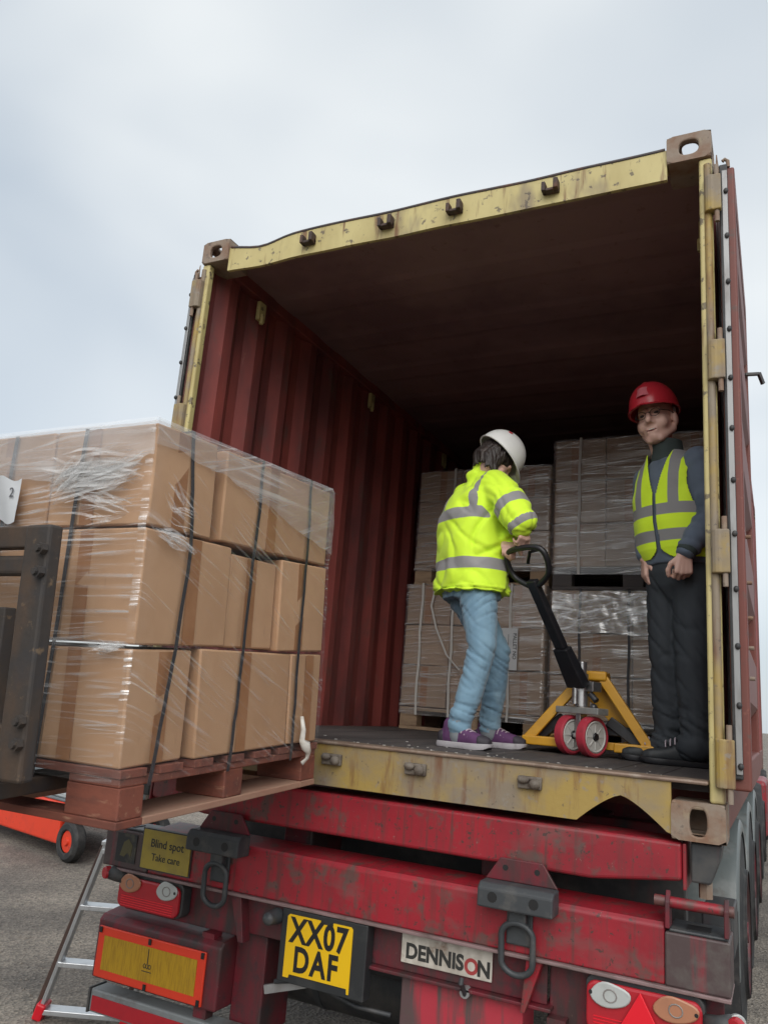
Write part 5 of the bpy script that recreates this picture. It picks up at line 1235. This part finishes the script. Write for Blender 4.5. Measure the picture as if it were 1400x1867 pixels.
    for k in range(60):
        a = R(-120 + 240 * random.random()); x, y = .080 * math.sin(a), -.015 - .076 * math.cos(a)
        p0 = Q(x, y, .02 + .02 * random.random()); p1 = Q(x * 1.05, y * 1.06, -.035); p2 = p1 + V(random.uniform(-.012, .012), random.uniform(-.012, .012), -.045 - .03 * random.random())
        hr.cap(p0, p1, .010, .008, 6); hr.cap(p1, p2, .008, .003, 6)
    wear('hair', o, base, hr, .0045, M_hairb, 1, lambda p: .004 * nz((p.x * 3, p.y * 3, p.z * .6), 40, 2))
    hm = helmet(o, base, hc + uh * .062 - fh * .004, fh, (uh - fh * .12), M_white, sc=.95)
    hcn = hc + uh * .062 - fh * .004; dq = (rh * .60 * .108 - fh * .42 * .134 + uh * .68 * .132) * .95
    link('helmet_mark', MB().sphere(hcn + dq, (.011, .016, .004), dq.to_track_quat('Z', 'Y').to_matrix()).mesh('helmet_mark', base), M_redhat, hm, True)
build_woman()

# --- the person in the red helmet
def build_man():
    base = (.97, 1.0, FL); f = V(-.55, -.835, 0).normalized(); r_ = V(f.y, -f.x, 0)     # r_ = the person's own right
    lf = -r_
    pel = V(.985, 1.01, 1.07); neck = V(.945, .99, 1.60)
    shL = V(1.105, .905, 1.545); shR = V(.835, 1.075, 1.50)
    elL = V(1.135, .86, 1.265); wrL = V(1.030, .80, 1.085); elR = V(.830, 1.085, 1.27); wrR = V(.835, 1.005, 1.10)
    hipL = V(1.055, .965, 1.02); hipR = V(.925, 1.055, 1.02); knL = V(1.045, .945, .62); anL = V(1.055, .965, .27); knR = V(.925, 1.04, .62); anR = V(.93, 1.075, .27)
    hc = V(.895, .965, 1.765); hf = V(-.24, -.96, -.05); hup = V(-.16, .02, 1)
    b = MB(); P, Mx = add_head(b, hc, hf, hup, 1.10)
    b.cap(neck - V(0, 0, .05), hc - V(-.005, -.02, .06), .06, .058)
    b.cap(pel, neck - V(0, 0, .22), .10, .09)
    for s_, e, w_ in ((shL, elL, wrL), (shR, elR, wrR)):
        b.cap(neck - V(0, 0, .12), s_, .045, .045); b.cap(s_, e, .045, .038); b.cap(e, w_, .036, .027)
    for hp, k, a in ((hipL, knL, anL), (hipR, knR, anR)):
        b.cap(pel, hp, .09, .08); b.cap(hp, k, .07, .05); b.cap(k, a, .05, .035)
    add_hand(b, wrL, V(-.05, -.02, -1), V(-.3, .3, 0) - f * .2, f, (62, 75, 45), 1.0, 30)
    add_hand(b, wrR, V(-.02, -.02, -1), V(.5, .2, 0), f, (28, 38, 25), .96)
    o = person('person', base, b, .0048, 'person in red helmet, glasses and hi-vis vest standing by the container door post', 5)
    # eyes, mouth, glasses, hair
    for s_ in (-1, 1):
        link('eye', MB().sphere(P(s_ * .031, .080, .016), (.012 * 1.04, .010, .006), Mx).mesh('eye', base), mat('eye_dark', (.05, .04, .04), .3), o, True)
        q = [P(s_ * .031 + .022 * math.cos(a * .5236), .098, .012 + .017 * math.sin(a * .5236)) for a in range(12)]
        g_ = link('glasses', MB().tube(q, .0016, 6, True).tube([P(s_ * .053, .096, .018), P(s_ * .074, .05, .02), P(s_ * .082, -.005, .018)], .0018, 6).mesh('glasses', base), M_glassf, o, True)
    link('glasses', MB().tube([P(-.010, .100, .016), P(0, .103, .018), P(.010, .100, .016)], .0016, 6).mesh('glasses', base), M_glassf, o, True)
    mo = link('mouth', MB().sphere(P(0, .0835, -.0575), (.025, .009, .0075), Mx).mesh('mouth', base), mat('mouth_line', (.24, .07, .06), .5), o, True)
    link('teeth', MB().sphere(P(0, .0875, -.0560), (.018, .0065, .0038), Mx).mesh('teeth', base), mat('teeth_ivory', (.68, .63, .55), .4), mo, True)
    hr = MB()
    for k in range(16):
        a = R(105 + 150 * k / 15); x, y = .080 * math.sin(a), .005 + .096 * math.cos(a); hr.cap(P(x, y, .05), P(x * .99, y * .99, -.005 - .02 * (abs(x) < .05)), .010, .006, 8)
    wear('hair', o, base, hr, .005, M_hairg, 2)
    hu = (hup - hf.normalized() * hup.dot(hf.normalized())).normalized(); hfn = hf.normalized()
    hm = helmet(o, base, hc + hu * .068 + hfn * .006, hfn, (hu + hfn * .10), M_redhat, sc=1.04)
    rr = hfn.cross(hu)
    bp = MB().grid(6, 5, lambda u, v: hc + hu * (.095 + .05 * v) + rr * (-.03 + .06 * u) + hfn * (.158 - .028 * v - .018 * (2 * u - 1) ** 2))
    link('helmet_badge', bp.mesh('helmet_badge', base), mat('pink_badge', (.62, .16, .19), .4), hm, True)
    # sweatshirt
    j = MB(); rings = []
    TR = ((1.06, .985, 1.01, .175, .125), (1.12, .983, 1.008, .185, .132), (1.25, .975, 1.003, .190, .138), (1.38, .970, 1.0, .196, .135), (1.47, .965, .995, .185, .122), (1.53, .957, .992, .150, .10), (1.575, .95, .99, .085, .08))
    for z, cx, cy, rx, ry in TR: rings.append((V(cx, cy, z), r_, f, rx, ry))
    j.loft(rings, 36, 2.2)
    j.cap(shL - V(.02, 0, .01), shL.lerp(elL, .5), .074, .070); j.cap(shL.lerp(elL, .5), elL, .070, .064); j.cap(elL, elL.lerp(wrL, .8), .062, .050); j.cap(elL.lerp(wrL, .75), elL.lerp(wrL, .9), .047, .044)
    j.cap(shR, elR, .072, .062); j.cap(elR, elR.lerp(wrR, .85), .060, .046)
    def folds(p):
        t, d = seg(p, shL, elL); t2, d2 = seg(p, elL, wrL); a = max(0, 1 - d / .1); b_ = max(0, 1 - d2 / .09)
        return .006 * nz(p, 9, 1) + a * .007 * math.sin(t * 20 + 4 * nz(p, 9, 2)) + b_ * .007 * math.sin(t2 * 26 + 4 * nz(p, 9, 3))
    wear('sweatshirt', o, base, j, .0075, M_sweat, 5, folds)
    link('cuff', MB().cyl(elL.lerp(wrL, .78), elL.lerp(wrL, .99), .047, .043, n=20).mesh('cuff', base), M_collar, o, 40, .006)
    cl = MB(); cl.loft([(V(.948, .99, 1.555), r_, f, .088, .085), (V(.943, .985, 1.60), r_, f, .074, .073), (V(.938, .98, 1.645), r_, f, .072, .073), (V(.934, .978, 1.668), r_, f, .073, .074)], 28)
    link('collar', blob(cl, .007, 4, base, lambda p: .003 * nz(p, 20, 1)), M_collar, o)
    # hi-vis vest: open-fronted shell over the torso
    TV = ((1.085, .990, 1.012, .178, .134), (1.13, .984, 1.008, .194, .142), (1.25, .975, 1.003, .200, .149), (1.38, .970, 1.0, .205, .147), (1.47, .965, .995, .196, .135), (1.535, .957, .992, .162, .113), (1.575, .951, .99, .115, .098), (1.60, .947, .988, .092, .092))
    def tv_at(z):
        for a, b_ in zip(TV, TV[1:]):
            if z <= b_[0] or b_ is TV[-1]:
                t = (z - a[0]) / (b_[0] - a[0]); return [a[k] + (b_[k] - a[k]) * t for k in range(1, 5)]
    NT, NZ = 320, 190; vs = []; keep = {}; attr = []
    for jz in range(NZ + 1):
        z = 1.085 + (1.60 - 1.085) * jz / NZ; cx, cy, rx, ry = tv_at(z)
        for k in range(NT):
            th = 2 * math.pi * k / NT; co, si = math.cos(th), math.sin(th); e = 2 / 2.2
            lat = rx * math.copysign(abs(co) ** e, co); fr = ry * math.copysign(abs(si) ** e, si)
            p = V(cx, cy, z) + r_ * lat + f * fr; nn = (r_ * co + f * si)
            p += nn * (.006 * nz(p, 7, 9) + .004 * nz(p, 14, 8) + .008 * max(0, .25 - (z - 1.085)) )
            vs.append(p); keep[len(vs) - 1] = (lat, fr, z, co, si)
            tb = max(.026 - abs(z - 1.305), .026 - abs(z - 1.185)); br = min(.023 - abs(abs(lat) - .098), z - 1.305); attr.append(max(tb, br))
    fs = []
    for jz in range(NZ):
        for k in range(NT):
            q = (jz * NT + k, jz * NT + (k + 1) % NT, (jz + 1) * NT + (k + 1) % NT, (jz + 1) * NT + k); lat, fr, z, co, si = keep[q[0]]
            op = .011 + .034 * max(0, z - 1.38) / .12 + .05 * max(0, (1.14 - z) / .055) ** 2.2
            if fr > 0 and abs(lat + .004) < op: continue
            armh = (.150 + .020 * max(0, (1.42 - z) / .1)); 
            if z > 1.33 and abs(lat) > armh and z < 1.56: continue
            fs.append(q)
    me = MB().add(vs, fs); mesh = bpy.data.meshes.new('vest'); mesh.from_pydata([Vector(v) - Vector(base) for v in me.v], [], me.f)
    at = mesh.attributes.new('band', 'FLOAT', 'POINT'); at.data.foreach_set('value', attr)
    vo = link('hi_vis_vest', mesh, M_vest, o, True); sd = vo.modifiers.new('thick', 'SOLIDIFY'); sd.thickness = .004; sd.offset = 1
    # trousers
    t = MB(); t.loft([(V(.985, 1.01, .90), r_, f, .10, .07), (V(.985, 1.01, .96), r_, f, .155, .105), (V(.985, 1.01, 1.03), r_, f, .170, .120), (V(.985, 1.01, 1.10), r_, f, .158, .108)], 28, 2.2)
    for hp, k, a in ((hipL, knL, anL), (hipR, knR, anR)):
        t.cap(hp - V(0, 0, .02), k, .098, .080); t.cap(k, k.lerp(a, .6), .078, .074); t.cap(k.lerp(a, .6), a + V(0, 0, .0), .074, .070); t.cap(a + V(0, 0, .05), a + V(-.02, -.01, .0), .073, .072)
    def tf(p):
        h = math.exp(-((p.z - .31) / .12) ** 2); k = math.exp(-((p.z - .66) / .22) ** 2)
        return h * crease(p, 3, 22, .5, 1, .014, .62, 1) + k * crease(p, 3, 10, 1.3, 3, .009, .68, 1) + crease(p, 5, 6, .8, 8, .006, .72, 1) + .004 * nz((p.x, p.y, p.z * .5), 7, 4)
    wear('trousers', o, base, t, .009, M_trk, 5, tf)
    shoe(o, base, V(1.115, 1.000, FL), V(-.97, -.22, 0), L=.30, upper=M_boot, sole=M_truckk, trim=None, hi=.10, name='boot', laces=True)
    shoe(o, base, V(1.000, 1.13, FL), V(-.92, -.38, 0), L=.30, upper=M_boot, sole=M_truckk, trim=None, hi=.10, name='boot', laces=True)
build_man()
